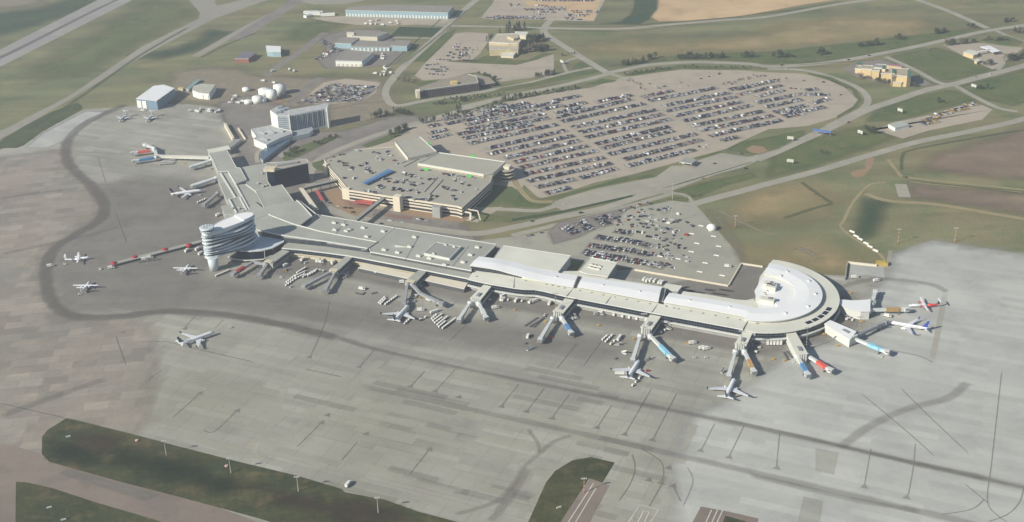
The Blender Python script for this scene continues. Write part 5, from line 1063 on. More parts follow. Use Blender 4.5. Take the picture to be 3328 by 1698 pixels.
# ------------------------------------------------------------------ masts
def mast(label, t, x, y, hgt, bands=False, lamps=3, group='light masts'):
    p = g(t, x, y); o = thing('light_mast', label, 'light mast', p.to_3d(), group); mb = MB(); n = 7
    wm, rm_ = mat('mast_white', (178, 175, 168), .6), mat('mast_orange', (196, 104, 76), .6)
    for k in range(n): mb.tube([(p.x, p.y, hgt*k/n), (p.x, p.y, hgt*(k+1)/n)], [.42-.03*k, .39-.03*k], (rm_ if k % 2 == 0 else wm) if bands else METAL if lamps == 4 else wm, 6)
    mb.build('pole', o)
    mb = MB(); mb.beam((p.x-lamps*.8, p.y, hgt-.1), (p.x+lamps*.8, p.y, hgt-.1), .2, .2, wm); cbar = mb.build('crossbar', o)
    for k in range(lamps): q = (k-(lamps-1)/2)*1.5; mb = MB(); mb.box((p.x+q, p.y, hgt), (1.1, .9, .9), wm); mb.build('lamp', cbar)
for i, (t, x, y) in enumerate((('D1', 1256, 652), ('D1', 1743, 786), ('D1', 2252, 926), ('D2', 278, 1086))): mast('white pole with lamp cluster on the near verge, number %s from the left' % ('one', 'two', 'three', 'four')[i], t, x, y, 14, False, 3, 'lamp poles on the near verge')
mast('red and white banded mast at the road end near the bottom', 'D2', 1830, 932, 13, True)
mast('left orange-banded mast in the grass beyond the light apron', 'B4', 1300, 1212, 17, True); mast('right orange-banded mast in the grass beyond the light apron', 'B4', 1868, 1200, 17, True)
mast('pale banded mast in the grass behind the staff lot', 'B3', 2235, 1050, 14, True)
for lab, t, x, y in (('tall thin mast at the second white gate', 'E5', 1125, 830), ('tall thin mast at the third white gate', 'E5', 2178, 1080), ('tall thin mast at the ochre-panelled bridge', 'E6', 843, 1020), ('tall thin mast between round pier gates', 'E6', 1542, 985), ('tall thin mast at the light blue bridge', 'E6', 2098, 870), ('tall thin mast by the grey baggage shed', 'E4', 1105, 450)): mast(lab, t, x, y, 24 if 'shed' not in lab else 16, False, 4, 'tall apron masts')
for lab, t, x, y in (('lone street mast beside the toll road', 'B3', 1608, 770), ('white sign mast left of the old hotel', 'A2', 1855, 820), ('street mast in the verge south of the toll road', 'B3', 1600, 1000)): mast(lab, t, x, y, 20, False, 1, 'street masts')

# ------------------------------------------------------------------ vehicles
COL = {'white': (222, 222, 218), 'silver': (164, 166, 168), 'grey': (106, 108, 112), 'dark grey': (62, 64, 70), 'black': (34, 35, 40), 'red': (138, 34, 38), 'blue': (44, 62, 112), 'beige': (168, 152, 124), 'green': (48, 70, 60), 'yellow': (196, 160, 60), 'orange': (200, 110, 50)}
WIN = mat('car_glass', (30, 36, 44), .15)
def paint(c): return mat('paint_'+c.replace(' ', '_'), COL[c], .35, var=.02)
def car_mb(kind, c):
    m = paint(c); mb = MB()
    L, W, hb, cab, ht = {'car': (4.6, 1.8, .85, (-1.9, 1.0, -1.35, .35), 1.42), 'suv': (4.8, 1.95, 1.05, (-2.3, 1.1, -2.1, .5), 1.78), 'pickup': (5.6, 2.0, 1.05, (-.7, 1.5, -.5, .9), 1.8), 'van': (5.4, 2.0, 1.2, (-2.6, 2.1, -2.6, 1.3), 2.3)}[kind]
    h = L/2; w = W/2
    prof = [(-h, .35), (h-.1, .35), (h, hb*.75), (h-.9, hb), (-h+.1, hb)]
    for s in (-1, 1): mb.face([(x, s*w, z) for x, z in prof][::-s], m)
    for i in range(5): x0, z0 = prof[i]; x1, z1 = prof[(i+1) % 5]; mb.face([(x0, w, z0), (x0, -w, z0), (x1, -w, z1), (x1, w, z1)][::-1], m)
    a, b, c_, d = cab; k = w*.8
    bt = [(a, -w*.95, hb), (b, -w*.95, hb), (b, w*.95, hb), (a, w*.95, hb)]; tp_ = [(c_, -k, ht), (d, -k, ht), (d, k, ht), (c_, k, ht)]
    for i in range(4): j = (i+1) % 4; mb.face([bt[i], bt[j], tp_[j], tp_[i]], m if (kind == 'van' and i != 1) else WIN)
    mb.face(tp_, m)
    for x in (-h*.62, h*.62):
        for s in (-1, 1): mb.box((x, s*(w-.08), 0), (.68, .22, .66), TYRE)
    return mb
def ordn(n): return '%d%s' % (n, 'th' if 10 <= n % 100 <= 20 else {1: 'st', 2: 'nd', 3: 'rd'}.get(n % 10, 'th'))
g_bay = ground('bay_asphalt', (128, 124, 114), (138, 132, 120), .03, alpha=(.4, .05, .6), fine=.08)
CARS = []     # (x, y, z, heading, kind, colour, place words)
rc = random.Random(11)
def pick(): 
    r = rc.random()
    for lim, c in ((.29, 'white'), (.44, 'silver'), (.58, 'grey'), (.75, 'dark grey'), (.87, 'black'), (.925, 'red'), (.96, 'blue'), (.98, 'beige'), (1.1, 'green')):
        if r < lim: return c
def pickk(): r = rc.random(); return 'car' if r < .5 else 'suv' if r < .82 else 'pickup' if r < .95 else 'van'
def row(t, a, b, lot, fill=.82, double=True, z=0, pitch=2.75, gap=5.5, cols=None):
    A_, B_ = g(t, *a, z), g(t, *b, z); u = (B_-A_).normalized(); e_ = 1.5 if (double and 'long-term' in lot) else 0; A_ = A_-u*e_; B_ = B_+u*e_; d = B_-A_; n = int(d.length/pitch); s = Vector((-u.y, u.x)); hd = math.atan2(s.y, s.x); k = 0; run = fill
    if double and z == 0: ribbon('parking_bays', [A_-u*3, B_+u*3], 15.5, g_bay, .12, n=1)
    for i in range(n):
        if rc.random() < .18: run = min(1, max(.15, fill+rc.uniform(-.4, .25)))
        for sd in ((-1, 1) if double else (0,)):
            if rc.random() > run: continue
            k += 1; p = A_+u*((i+.5)*pitch+rc.uniform(-.15, .15))+s*(sd*gap/2+rc.uniform(-.25, .25))
            CARS.append((p.x, p.y, z+.06, hd+(math.pi if rc.random() < .4 else 0)+rc.uniform(-.03, .03), pickk(), (rc.choice(cols) if cols else pick()), '%s from the left in %s' % (ordn(k), lot)))
def spots(t, pts, where, z=0, hd=None, cols=None):
    for i, (x, y) in enumerate(sorted(pts)):
        p = g(t, x, y, z); CARS.append((p.x, p.y, z+.06, (rc.uniform(0, 3.1) if hd is None else hd), pickk(), (rc.choice(cols) if cols else pick()), '%s from the left among those %s' % (ordn(i+1), where)))
# staff lot behind the terminal
SL = [((360, 730), (1105, 868), 1), ((375, 775), (760, 850), 0), ((425, 655), (800, 715), 1), ((815, 700), (1110, 760), 1), ((515, 555), (765, 597), 1), ((785, 585), (1060, 635), 1), ((1060, 640), (1160, 670), 1), ((740, 482), (930, 515), 1), ((935, 490), (1095, 512), 0), ((1100, 548), (1285, 580), 0), ((880, 855), (1110, 890), 0),
      ((125, 440), (265, 525), 1), ((165, 420), (320, 505), 0), ((300, 385), (430, 480), 1), ((340, 365), (490, 465), 0), ((505, 320), (650, 420), 1), ((640, 300), (720, 350), 1), ((690, 380), (790, 355), 0), ((1150, 905), (1230, 870), 1), ((1235, 920), (1320, 870), 1)]
SN = ['long double row nearest the terminal', 'short single row touching the white roof', 'second double row, left half', 'second double row, right half', 'third double row, left half', 'third double row, middle part', 'third double row, right end', 'fourth double row', 'fourth row, right part', 'short row beside the fourth', 'single row at the retaining wall', 'first cluster beside the curved road', 'single row beside the first cluster', 'single row beside the second cluster', 'second cluster beside the curved road', 'third cluster beside the curved road', 'fourth cluster beside the curved road', 'short row past the clusters', 'left pair block by the wall', 'right pair block by the wall']
for i, (a, b, db) in enumerate(SL): row('E8', a, b, 'the '+SN[i], .93, bool(db))
spots('E8', [(790, 245), (850, 238), (950, 215), (1045, 232), (1245, 235), (1355, 200), (1035, 293), (860, 310), (945, 318), (935, 410), (975, 425), (1040, 400), (1070, 400), (1090, 410), (1065, 435), (1125, 450), (1175, 420), (1215, 462), (1240, 425), (1300, 450), (1305, 480), (1225, 355), (1315, 375), (1330, 345), (1425, 352), (1435, 382), (1590, 385), (1650, 420), (1665, 430), (1370, 470), (1390, 460), (1475, 485), (1400, 580), (1465, 605), (1515, 580), (1255, 650), (1240, 685), (1355, 660), (1330, 700), (1490, 688), (1335, 778), (1375, 780), (1405, 785), (1430, 820), (1375, 893), (1410, 925), (1120, 780), (1150, 778), (1180, 775), (330, 268), (1120, 150), (1155, 160)]+[(rc.uniform(1180, 1600), rc.uniform(330, 900)) for _ in range(34)]+[(rc.uniform(560, 1200), rc.uniform(290, 460)) for _ in range(22)]+[(rc.uniform(860, 1500), rc.uniform(160, 300)) for _ in range(12)], 'scattered over the staff lot')
# garage roof deck
DKP = [(165, 318), (250, 290), (300, 285), (270, 385), (310, 400), (300, 425), (405, 455), (410, 470), (300, 580), (445, 580), (530, 430), (560, 405), (590, 400), (680, 262), (710, 265), (735, 315), (760, 335), (790, 350), (850, 255), (875, 290), (600, 440), (620, 460), (600, 480), (590, 505), (690, 515), (630, 500), (940, 365), (960, 395), (1350, 308), (1400, 345), (1575, 345), (1065, 525), (1120, 545), (1150, 545), (1190, 535), (1170, 565), (1190, 570), (1275, 590), (970, 610), (1000, 625), (1030, 635), (980, 640), (1060, 620), (1090, 600), (1150, 640), (1180, 640), (1160, 670), (1200, 680), (1240, 670), (1295, 655), (880, 590), (870, 630), (800, 600), (760, 680), (790, 700), (730, 710), (770, 720), (1380, 605), (1410, 600), (1440, 600), (1545, 530), (1580, 535), (1620, 540), (1650, 545), (1745, 560), (1820, 570), (1930, 580), (1960, 585), (1710, 600), (1710, 620), (1800, 660), (1820, 640), (1890, 680), (1570, 700), (1590, 715), (1620, 710), (1680, 745), (1790, 765), (1670, 810), (1690, 860), (1700, 855), (1980, 730), (930, 740), (960, 720), (1010, 730), (1040, 750), (1110, 750), (1150, 745), (1180, 740), (1205, 740), (1230, 775), (1415, 810), (1480, 820), (560, 745), (590, 750), (620, 755), (680, 765), (710, 770), (740, 775), (1095, 830), (1140, 835), (1200, 840), (1240, 850), (1290, 858), (1340, 865), (1390, 870), (1290, 490), (500, 240), (120, 365)]
DKP += [(x+rc.choice((-1, 1))*rc.uniform(16, 30), y+rc.uniform(-14, 14)) for x, y in DKP if 200 < x < 1750 and rc.random() < .75]
spots('E7', sorted(DKP), 'on the garage roof deck', 13.05, None)
spots('E7', [(130, 905), (230, 945), (320, 965), (390, 970), (420, 1022), (890, 1128), (1010, 1145), (1040, 1150), (1250, 1110), (1285, 1112), (1360, 1130), (1565, 1165), (780, 1165)], 'in the terminal forecourt road', 0, R(-18), ['white', 'white', 'silver', 'black'])
# long-term lot
MR = [('G1', (170, 400), (470, 345)), ('G1', (200, 450), (470, 395)), ('G1', (600, 330), (1150, 200)), ('G1', (430, 410), (1215, 240)), ('G1', (430, 462), (1230, 290)), ('G1', (440, 520), (1330, 335)), ('G1', (330, 575), (1390, 385)), ('G1', (400, 625), (1200, 462)), ('G1', (470, 685), (1490, 460)), ('G1', (690, 740), (1600, 530)), ('G1', (690, 812), (1690, 592)), ('G1', (900, 855), (1760, 650)),
      ('G1', (1010, 905), (1850, 712)), ('G1', (1080, 970), (1960, 772)), ('G1', (1130, 1045), (2050, 852)), ('G1', (1170, 1130), (2130, 922)), ('G1', (1280, 1200), (1700, 1110)), ('G1', (1800, 1090), (2190, 982)), ('G1', (1390, 1272), (1640, 1210)), ('G1', (0, 480), (100, 460)), ('G1', (0, 560), (180, 520)), ('G1', (20, 625), (220, 575)),
      ('G1', (1300, 290), (1560, 230)), ('G1', (1490, 375), (2380, 160)), ('G1', (1570, 422), (2530, 212)), ('G1', (1690, 492), (2667, 284)), ('G1', (1780, 552), (2751, 336)), ('G1', (1850, 612), (2840, 396)), ('G1', (1970, 690), (2822, 486)), ('G1', (2040, 742), (2876, 533)), ('G1', (2130, 812), (3145, 570)), ('G1', (2310, 872), (3199, 642)), ('G1', (2340, 950), (3120, 760)),
      ('G1', (1250, 245), (1500, 190)), ('G1', (1480, 175), (1760, 120)), ('G1', (1600, 250), (1830, 200)), ('G1', (1980, 190), (2380, 110)), ('G1', (900, 300), (1240, 225)), ('G1', (560, 300), (900, 230)), ('G1', (1500, 320), (1800, 255)), ('G2', (1150, 250), (1330, 215)), ('G2', (1660, 500), (1850, 455)), ('G2', (280, 325), (560, 262)), ('G2', (345, 362), (1000, 235)), ('G2', (490, 412), (1130, 282)), ('G2', (510, 465), (1200, 320)), ('G2', (600, 512), (1250, 372)), ('G2', (690, 562), (1340, 410)), ('G2', (770, 612), (1460, 467)), ('G2', (850, 658), (1560, 510)), ('G2', (950, 712), (1640, 557)), ('G2', (1080, 752), (1210, 722)),
      ('G2', (1210, 250), (1600, 160)), ('G2', (1240, 300), (1640, 210)), ('G2', (1420, 320), (1660, 258)), ('G2', (1420, 382), (1760, 310)), ('G2', (1510, 425), (1840, 350)), ('G2', (1590, 475), (1890, 410)), ('G2', (1700, 520), (1850, 490)), ('G2', (1840, 300), (2110, 300)), ('G2', (1970, 385), (2110, 345)), ('G2', (1890, 465), (2070, 425)), ('G2', (1910, 255), (2000, 245))]
for i, (t, a, b) in enumerate(MR): row(t, a, b, 'row %d of the long-term lot' % (i+1), 1.0 if t == 'G1' else .9)
spots('G2', [(340, 195), (400, 220), (430, 240), (485, 222), (650, 225), (655, 185), (720, 215), (780, 195), (850, 145), (930, 122), (960, 118), (1030, 98), (1160, 198), (1490, 118), (1625, 150), (1695, 140), (1870, 165), (2070, 180), (2240, 305), (830, 820), (880, 825), (910, 800), (1780, 290), (1050, 760), (1630, 555), (1740, 240), (1790, 245), (1830, 245)], 'at the loose edge of the long-term lot')
spots('B3', [(540, 815), (690, 905), (205, 990), (1370, 815), (1920, 560), (2345, 460), (2035, 410), (300, 1105), (160, 1140), (205, 1130), (2300, 310)], 'driving on the ring road', 0, R(15))
spots('A4', [(140, 658), (185, 692), (810, 604), (1015, 562), (2235, 748), (2085, 775), (810, 1232), (2505, 268), (1840, 405), (1620, 505)], 'driving on the outer roads', 0, R(20))
for a, b in (((1560, 1245), (1700, 1215)), ((1580, 1215), (1720, 1175)), ((1650, 1165), (1830, 1130)), ((1840, 1115), (2000, 1085)), ((1960, 1065), (2110, 1040))): row('A4', a, b, 'the hire-car rows', .8, True, cols=['yellow', 'yellow', 'blue', 'dark grey', 'white'])
for a, b in (((770, 520), (830, 540)), ((900, 430), (1250, 435)), ((800, 500), (1180, 505)), ((860, 560), (1180, 570)), ((420, 690), (700, 660)), ((520, 760), (860, 750)), ((460, 830), (760, 850)), ((860, 380), (1010, 385)), ((1040, 400), (1290, 400)), ((790, 470), (910, 475)), ((990, 470), (1210, 480)), ((980, 530), (1170, 540)), ((920, 330), (1020, 332)), ((580, 590), (860, 600)), ((990, 605), (1280, 612)), ((590, 715), (780, 720)), ((560, 790), (800, 790)), ((380, 740), (520, 760))): row('G4', a, b, 'the beige office lot', .8, False)
for y, x0, x1 in ((8, 960, 1940), (20, 980, 1940), (95, 990, 1180), (120, 1140, 1480), (148, 780, 1490), (165, 830, 1480), (200, 960, 1330), (240, 960, 1160), (268, 300, 1140), (290, 170, 1160), (305, 270, 1160), (180, 1560, 2020), (205, 1600, 2030), (240, 1490, 1890), (262, 1500, 1800), (295, 1460, 1650), (318, 1440, 1750), (75, 560, 760), (100, 600, 700)): row('G3', (x0, y), (x1, y+4), 'the far vehicle compound', .85, False, cols=['white', 'white', 'white', 'silver', 'dark grey', 'black', 'grey', 'red', 'blue'])
for k in range(7): row('A2', (430+k*95, 1045-k*4), (790+k*68, 845+k*4), 'the lot behind the hotel', .62, True)
row('A2', (640, 400), (850, 520), 'the workshop yard', .7); row('A2', (620, 600), (780, 500), 'the workshop yard', .7)
# nearest ones become objects, the rest are one mass
CARS.sort(key=lambda q: q[0]**2+q[1]**2+(H-q[2])**2)
protos = {}
gname = 'parked and driving cars'
for i, (x, y, z, hd, kind, c, wh) in enumerate(CARS[:298]):
    if (kind, c) not in protos:
        o = car_mb(kind, c).build('parked_car'); protos[(kind, c)] = o
    else: o = protos[(kind, c)].copy(); C.objects.link(o)
    o.location = (x, y, z); o.rotation_euler = (0, 0, hd); tag(o, '%s %s, %s' % (c, kind, wh), 'car', gname)
mass = MB()
for (x, y, z, hd, kind, c, wh) in CARS[298:]:
    q = protos.get(('mb', kind, c)) or car_mb(kind, c); protos[('mb', kind, c)] = q
    k = len(mass.v); cs, sn = math.cos(hd), math.sin(hd)
    mass.v += [(x+a*cs-b*sn, y+a*sn+b*cs, z+e) for a, b, e in q.v]; mass.f += [tuple(i+k for i in f) for f in q.f]; mass.m += [mass.mi(q.mats[m]) for m in q.m]; mass.sm += q.sm
o = mass.build('distant_cars'); o['kind'] = 'stuff'; tag(o, 'rows of many small parked cars filling the far lots', 'cars')

# ------------------------------------------------------------------ ground support equipment
SVC = mat('equipment_yellow', (196, 156, 62), .6); EQW = mat('equipment_white', (218, 218, 210), .5); EQG = mat('equipment_grey', (92, 92, 94), .7)
def proto_cart():
    o = thing('baggage_cart', 'x', 'baggage cart'); mb = MB(); mb.box((0, 0, .45), (3.0, 1.6, .2), EQG); mb.build('platform', o)
    mb = MB(); mb.box((0, 0, .65), (2.2, 1.6, 1.45), EQW); mb.box((0, 0, 2.1), (2.35, 1.75, .12), EQW); mb.build('canopy', o)
    mb = MB(); mb.box((0, -.82, .8), (1.9, .05, 1.1), DARK); mb.build('curtain', o)
    for x in (-1, 1):
        for s in (-.7, .7): mb = MB(); mb.box((x, s, 0), (.5, .2, .5), TYRE); mb.build('wheel', o)
    return o
def proto_dolly():
    o = thing('dolly', 'x', 'dolly'); mb = MB(); mb.box((0, 0, .45), (3.4, 2.2, .25), EQG); mb.box((0, 0, .7), (3.0, .3, .2), EQG); mb.build('platform', o)
    for x in (-1.1, 1.1):
        for s in (-.9, .9): mb = MB(); mb.box((x, s, 0), (.5, .2, .5), TYRE); mb.build('wheel', o)
    return o
def proto_tug(m=EQW):
    o = thing('baggage_tug', 'x', 'tug'); mb = MB(); mb.box((0, 0, .4), (3.2, 1.6, .8), m); mb.box((1.0, 0, 1.2), (.9, 1.4, .25), m); mb.build('body', o)
    mb = MB(); mb.box((-.5, 0, 1.2), (1.2, 1.4, .8), GL); mb.box((-.5, 0, 2.0), (1.3, 1.5, .1), m); mb.build('cab', o)
    for x in (-1, 1):
        for s in (-.7, .7): mb = MB(); mb.box((x, s, 0), (.65, .25, .65), TYRE); mb.build('wheel', o)
    return o
def proto_truck(L=7.5, m=EQW, hgt=2.6):
    o = thing('service_truck', 'x', 'truck'); mb = MB(); mb.box((0, 0, .5), (L, 2.2, .3), EQG); mb.build('chassis', o)
    mb = MB(); mb.box((L/2-1, 0, .8), (1.9, 2.2, 1.0), m); mb.box((L/2-1.2, 0, 1.8), (1.4, 2.1, .7), WIN); mb.box((L/2-1.2, 0, 2.5), (1.5, 2.15, .1), m); mb.build('cab', o)
    mb = MB(); mb.box((-1.1, 0, .8), (L-2.4, 2.3, hgt), m); mb.build('box', o)
    for x in (-L/2+1.3, L/2-1.3):
        for s in (-1, 1): mb = MB(); mb.box((x, s, 0), (.9, .3, .9), TYRE); mb.build('wheel', o)
    return o
def proto_loader():
    o = thing('belt_loader', 'x', 'belt loader'); mb = MB(); mb.box((0, 0, .4), (6, 1.9, .8), EQW); mb.build('chassis', o)
    mb = MB(); mb.beam((-4, 0, 1.0), (4, 0, 3.2), 1.1, .4, EQG); mb.beam((-4, -.6, 1.2), (4, -.6, 3.4), .1, .5, EQW); mb.build('belt', o)
    mb = MB(); mb.box((1.8, -.9, 1.2), (1.3, .9, 1.0), WIN); mb.build('cab', o)
    for x in (-2, 2):
        for s in (-.9, .9): mb = MB(); mb.box((x, s, 0), (.8, .3, .8), TYRE); mb.build('wheel', o)
    return o
def proto_stairs():
    o = thing('passenger_stairs', 'x', 'stairs'); mb = MB(); mb.box((0, 0, .4), (6, 2.0, .6), EQW); mb.build('chassis', o)
    mb = MB()
    for k in range(10): mb.box((-2.6+k*.55, 0, 1+k*.27), (.56, 1.6, .25), EQG)
    mb.build('steps', o)
    for s in (-.85, .85): mb = MB(); mb.beam((-2.8, s, 1.6), (2.6, s, 4.3), .1, .9, EQW); mb.build('railing', o)
    for x in (-2, 2):
        for s in (-.9, .9): mb = MB(); mb.box((x, s, 0), (.7, .3, .7), TYRE); mb.build('wheel', o)
    return o
def proto_aframe():
    o = thing('hydrant_cart', 'x', 'cart'); mb = MB(); mb.box((0, 0, .35), (3.4, 1.6, .35), SVC); mb.build('frame', o)
    mb = MB(); mb.box((-.4, 0, .7), (1.4, 1.2, .9), SVC); mb.tube([(.9, 0, .7), (.9, 0, 2.2)], [.2, .12], SVC, 6); mb.build('pump', o)
    return o
pool = {}
def put(kind, t, x, y, label, group=None, rz=None, z=0):
    mk = {'cart': proto_cart, 'dolly': proto_dolly, 'tug': proto_tug, 'redtug': lambda: proto_tug(mat('tug_red', (190, 50, 50), .5)), 'truck': proto_truck, 'longtruck': lambda: proto_truck(11, EQW, 2.2), 'loader': proto_loader, 'stairs': proto_stairs, 'yellow': proto_aframe}[kind]
    if kind not in pool: o = pool[kind] = mk()
    else: o = copy_tree(pool[kind])
    p = g(t, x, y, .8) if not isinstance(x, Vector) else x
    o.location = (p.x, p.y, z+.06); o.rotation_euler = (0, 0, rz if rz is not None else rc.uniform(0, 3.1)); o['label'] = label
    if 'group' in o.keys() and not group: del o['group']
    if group: o['group'] = group
    return o
def train(kind, t, a, b, n, label, group):
    A_, B_ = g(t, *a, .8), g(t, *b, .8); d = B_-A_; hd = math.atan2(d.y, d.x)
    for i in range(n): p = A_+d*(i/max(1, n-1)); put(kind, t, p, 0, label, group, hd+rc.uniform(-.06, .06))
for lab, rows_ in (('white-topped baggage cart in the long diagonal trains by the second grey gate', [('E4', (118, 728), (235, 640), 5), ('E4', (125, 690), (225, 610), 5), ('E4', (245, 642), (345, 590), 4), ('E4', (240, 612), (350, 560), 5), ('E4', (335, 622), (500, 535), 7), ('E4', (395, 605), (480, 560), 4), ('E4', (258, 570), (355, 512), 5), ('E4', (540, 540), (580, 550), 2)]),
                   ('white baggage cart in the short rows left of the thin grey bridge', [('E4', (1285, 948), (1350, 882), 4), ('E4', (1308, 960), (1362, 905), 4)]),
                   ('flat pale cart in the slanting train left of the thin grey bridge', [('E4', (1365, 965), (1500, 868), 6)]),
                   ('white baggage cart in the dense block right of the teal-tailed airliner', [('E4', (1950, 1148), (2000, 1100), 3), ('E4', (1968, 1172), (2065, 1100), 5), ('E4', (1990, 1198), (2070, 1140), 4), ('E4', (2020, 1222), (2135, 1130), 6), ('E4', (2040, 1248), (2110, 1190), 4), ('E4', (2085, 1265), (2240, 1150), 8)]),
                   ('white baggage cart in the train beside the teal tail', [('E4', (1608, 1205), (1660, 1158), 3)]), ('lone pair white baggage cart between tail and cart block', [('E4', (1805, 1160), (1868, 1130), 2)]),
                   ('white baggage cart in the short train at the foot of the tower', [('C1', (2170, 302), (2290, 250), 6)]), ('white baggage cart in the train near the navy-tailed airliner nose', [('E3', (1030, 925), (1130, 880), 4)]),
                   ('white baggage cart in the block under the north corridor', [('E3', (520, 400), (680, 392), 6), ('E3', (540, 378), (700, 372), 6), ('E3', (560, 358), (700, 350), 5)]),
                   ('white baggage cart behind the loader-served airliner', [('D2', (2195, 125), (2245, 72), 3)]), ('white baggage cart grouped left of the third white gate', [('C3', (910, 940), (950, 905), 3), ('C3', (940, 960), (1000, 900), 4), ('C3', (990, 985), (1025, 955), 2)])):
    for t, a, b, n in rows_: train('cart', t, a, b, n, lab, 'baggage carts on the apron')
for lab, rows_ in (('dark empty dolly in the jumble left of the second white gate', [('E5', (770, 945), (900, 860), 5), ('E5', (830, 955), (960, 880), 6), ('E5', (870, 960), (1000, 840), 6)]), ('dark empty dolly east of the second grey gate', [('E4', (1000, 820), (1030, 830), 2), ('E4', (1075, 835), (1095, 820), 2), ('E4', (1205, 825), (1240, 815), 2)]),
                   ('dark dolly under the tower side gate', [('C1', (2190, 20), (2230, 5), 2), ('C1', (1400, 160), (1590, 130), 5)]), ('dark stored dolly behind the white wing near the staff lot', [('E8', (1530, 1165), (1600, 1150), 5), ('E8', (1620, 1195), (1780, 1220), 8), ('E8', (1820, 1180), (1910, 1190), 6), ('E8', (1900, 1225), (2060, 1245), 9), ('E8', (1990, 1180), (2130, 1200), 8)]),
                   ('grey dolly near the blue-panelled pier bridge', [('C4', (165, 1070), (200, 1130), 4), ('C4', (200, 1060), (240, 1110), 3)])):
    for t, a, b, n in rows_: train('dolly', t, a, b, n, lab, 'empty dollies on the apron')
for kind, lab, t, x, y, rz in (('truck', 'white box truck on the apron east of the second grey gate', 'E4', 1070, 775, -.3), ('loader', 'white belt loader beside the second grey gate shadow', 'E4', 860, 625, .6), ('truck', 'white truck parked under the grey gallery near the beige shed', 'E4', 545, 435, -.2), ('truck', 'white truck parked at the grey gallery right of the beige shed', 'E4', 715, 440, .9),
    ('truck', 'white truck at the left of the third grey gate', 'E4', 1580, 690, .1), ('loader', 'yellowish loader by the first grey gate', 'E4', 105, 540, .9), ('truck', 'white catering truck above the loader near first grey gate', 'E4', 110, 480, .9), ('tug', 'small white tug left of the cart trains', 'E4', 52, 625, 0), ('tug', 'small dark tug below the cart trains', 'E4', 180, 745, .7),
    ('tug', 'white tug near the nose of the teal-tailed airliner', 'E4', 1715, 935, .2), ('truck', 'white truck right of the teal-tailed airliner', 'E4', 1805, 1040, 0), ('longtruck', 'white fuel truck above the cart block', 'E4', 1985, 1060, .6), ('truck', 'white van under the bent grey bridge', 'E4', 1915, 915, -.4), ('truck', 'white pickup right of the first white gate', 'E5', 405, 742, .3), ('truck', 'white truck below the wavy gallery', 'E5', 500, 605, .7),
    ('truck', 'white minibus below the wavy gallery ledge', 'E5', 885, 660, .5), ('stairs', 'white passenger stairs below the bridge with red tug', 'E5', 815, 1235, .7), ('truck', 'white truck left of the bridge with red tug', 'E5', 795, 1085, 1.3), ('dolly', 'dark dolly below the white truck left of the red tug', 'E5', 770, 1160, 1.1), ('redtug', 'red tug in the shade under a white bridge', 'E5', 1072, 1092, .3),
    ('tug', 'white tug beside the second white gate head', 'E5', 1000, 825, .8), ('longtruck', 'long white truck in the cart group left of third white gate', 'C3', 1075, 925, 1.15), ('loader', 'white loader standing below the long white truck', 'C3', 1060, 990, .1), ('stairs', 'white stairs left of the loader-served airliner nose', 'C3', 1125, 1075, -.9), ('loader', 'white loader right of the airliner nose', 'C3', 1360, 1140, .7),
    ('dolly', 'dark dolly left of the airliner nose', 'C3', 1045, 1125, .7), ('longtruck', 'big white container truck behind the wing of the loader-served airliner', 'C3', 1090, 1282, -.05), ('redtug', 'red service vehicle at the right wing of the loader-served airliner', 'C3', 1360, 1250, .2), ('truck', 'white truck right of the third white gate bridge', 'C3', 1810, 975, .2), ('truck', 'left white truck of the pair on the lane', 'C3', 1910, 1025, .3), ('truck', 'right white truck of the pair on the lane', 'C3', 1950, 1033, .3),
    ('tug', 'small white tug in mid lane', 'C3', 1828, 1120, .2), ('tug', 'small dark tug in mid lane', 'C3', 1945, 1118, .2), ('stairs', 'dark stairs left of the bridge before the pier airliner', 'C3', 2115, 1258, .9), ('tug', 'white and red vehicle below the pier gate', 'C4', 250, 1160, -.4), ('truck', 'white vehicle lying beyond the blue-finned airliner nose', 'C4', 1200, 705, -.5), ('tug', 'small white vehicle on the light apron below the light blue bridge', 'C4', 1130, 1112, -.3),
    ('tug', 'pushback tug ahead of the taxiing airliner', 'C1', 2310, 815, .3), ('tug', 'small white vehicle at the tail of the walkway turboprop', 'C1', 648, 182, .1), ('truck', 'dark truck far left of the walkway turboprop', 'C1', 505, 203, .3), ('tug', 'white fuel cart behind the apart turboprop', 'C1', 800, 487, .4), ('truck', 'white truck at the end of the walkway', 'C1', 1115, 222, .3), ('tug', 'white cart left of the walkway end', 'C1', 1005, 232, -.4), ('truck', 'left white truck along the walkway', 'C1', 1450, 135, .3), ('truck', 'right white truck along the walkway', 'C1', 1500, 122, .3),
    ('truck', 'grey truck between walkway and tower', 'C1', 1875, 50, 1.2), ('truck', 'white vehicle at the tower foot, upper one', 'C1', 1985, 35, 1), ('truck', 'white vehicle at the tower foot, lower one', 'C1', 2015, 80, 1), ('truck', 'lone white and dark truck on the apron edge near the bottom', 'D2', 50, 872, 1.2), ('tug', 'small vehicle near the navy-tailed airliner wing', 'E3', 1050, 825, .3), ('truck', 'white truck by the north wing wall', 'E3', 1310, 1100, .9),
    ('truck', 'white tanker on the apron by the north-west hangar', 'A1', 2100, 1125, 0), ('truck', 'white van on the apron below the hangar', 'A1', 1435, 1112, 0), ('truck', 'white cab truck alone on the light apron', 'C4', 1088, 350, .3), ('truck', 'lone white truck at the staff lot edge', 'E8', 2080, 910, -.2), ('truck', 'white vehicle by the apron corner barrier', 'C4', 870, 315, 0)): put(kind, t, x, y, lab, None, rz)
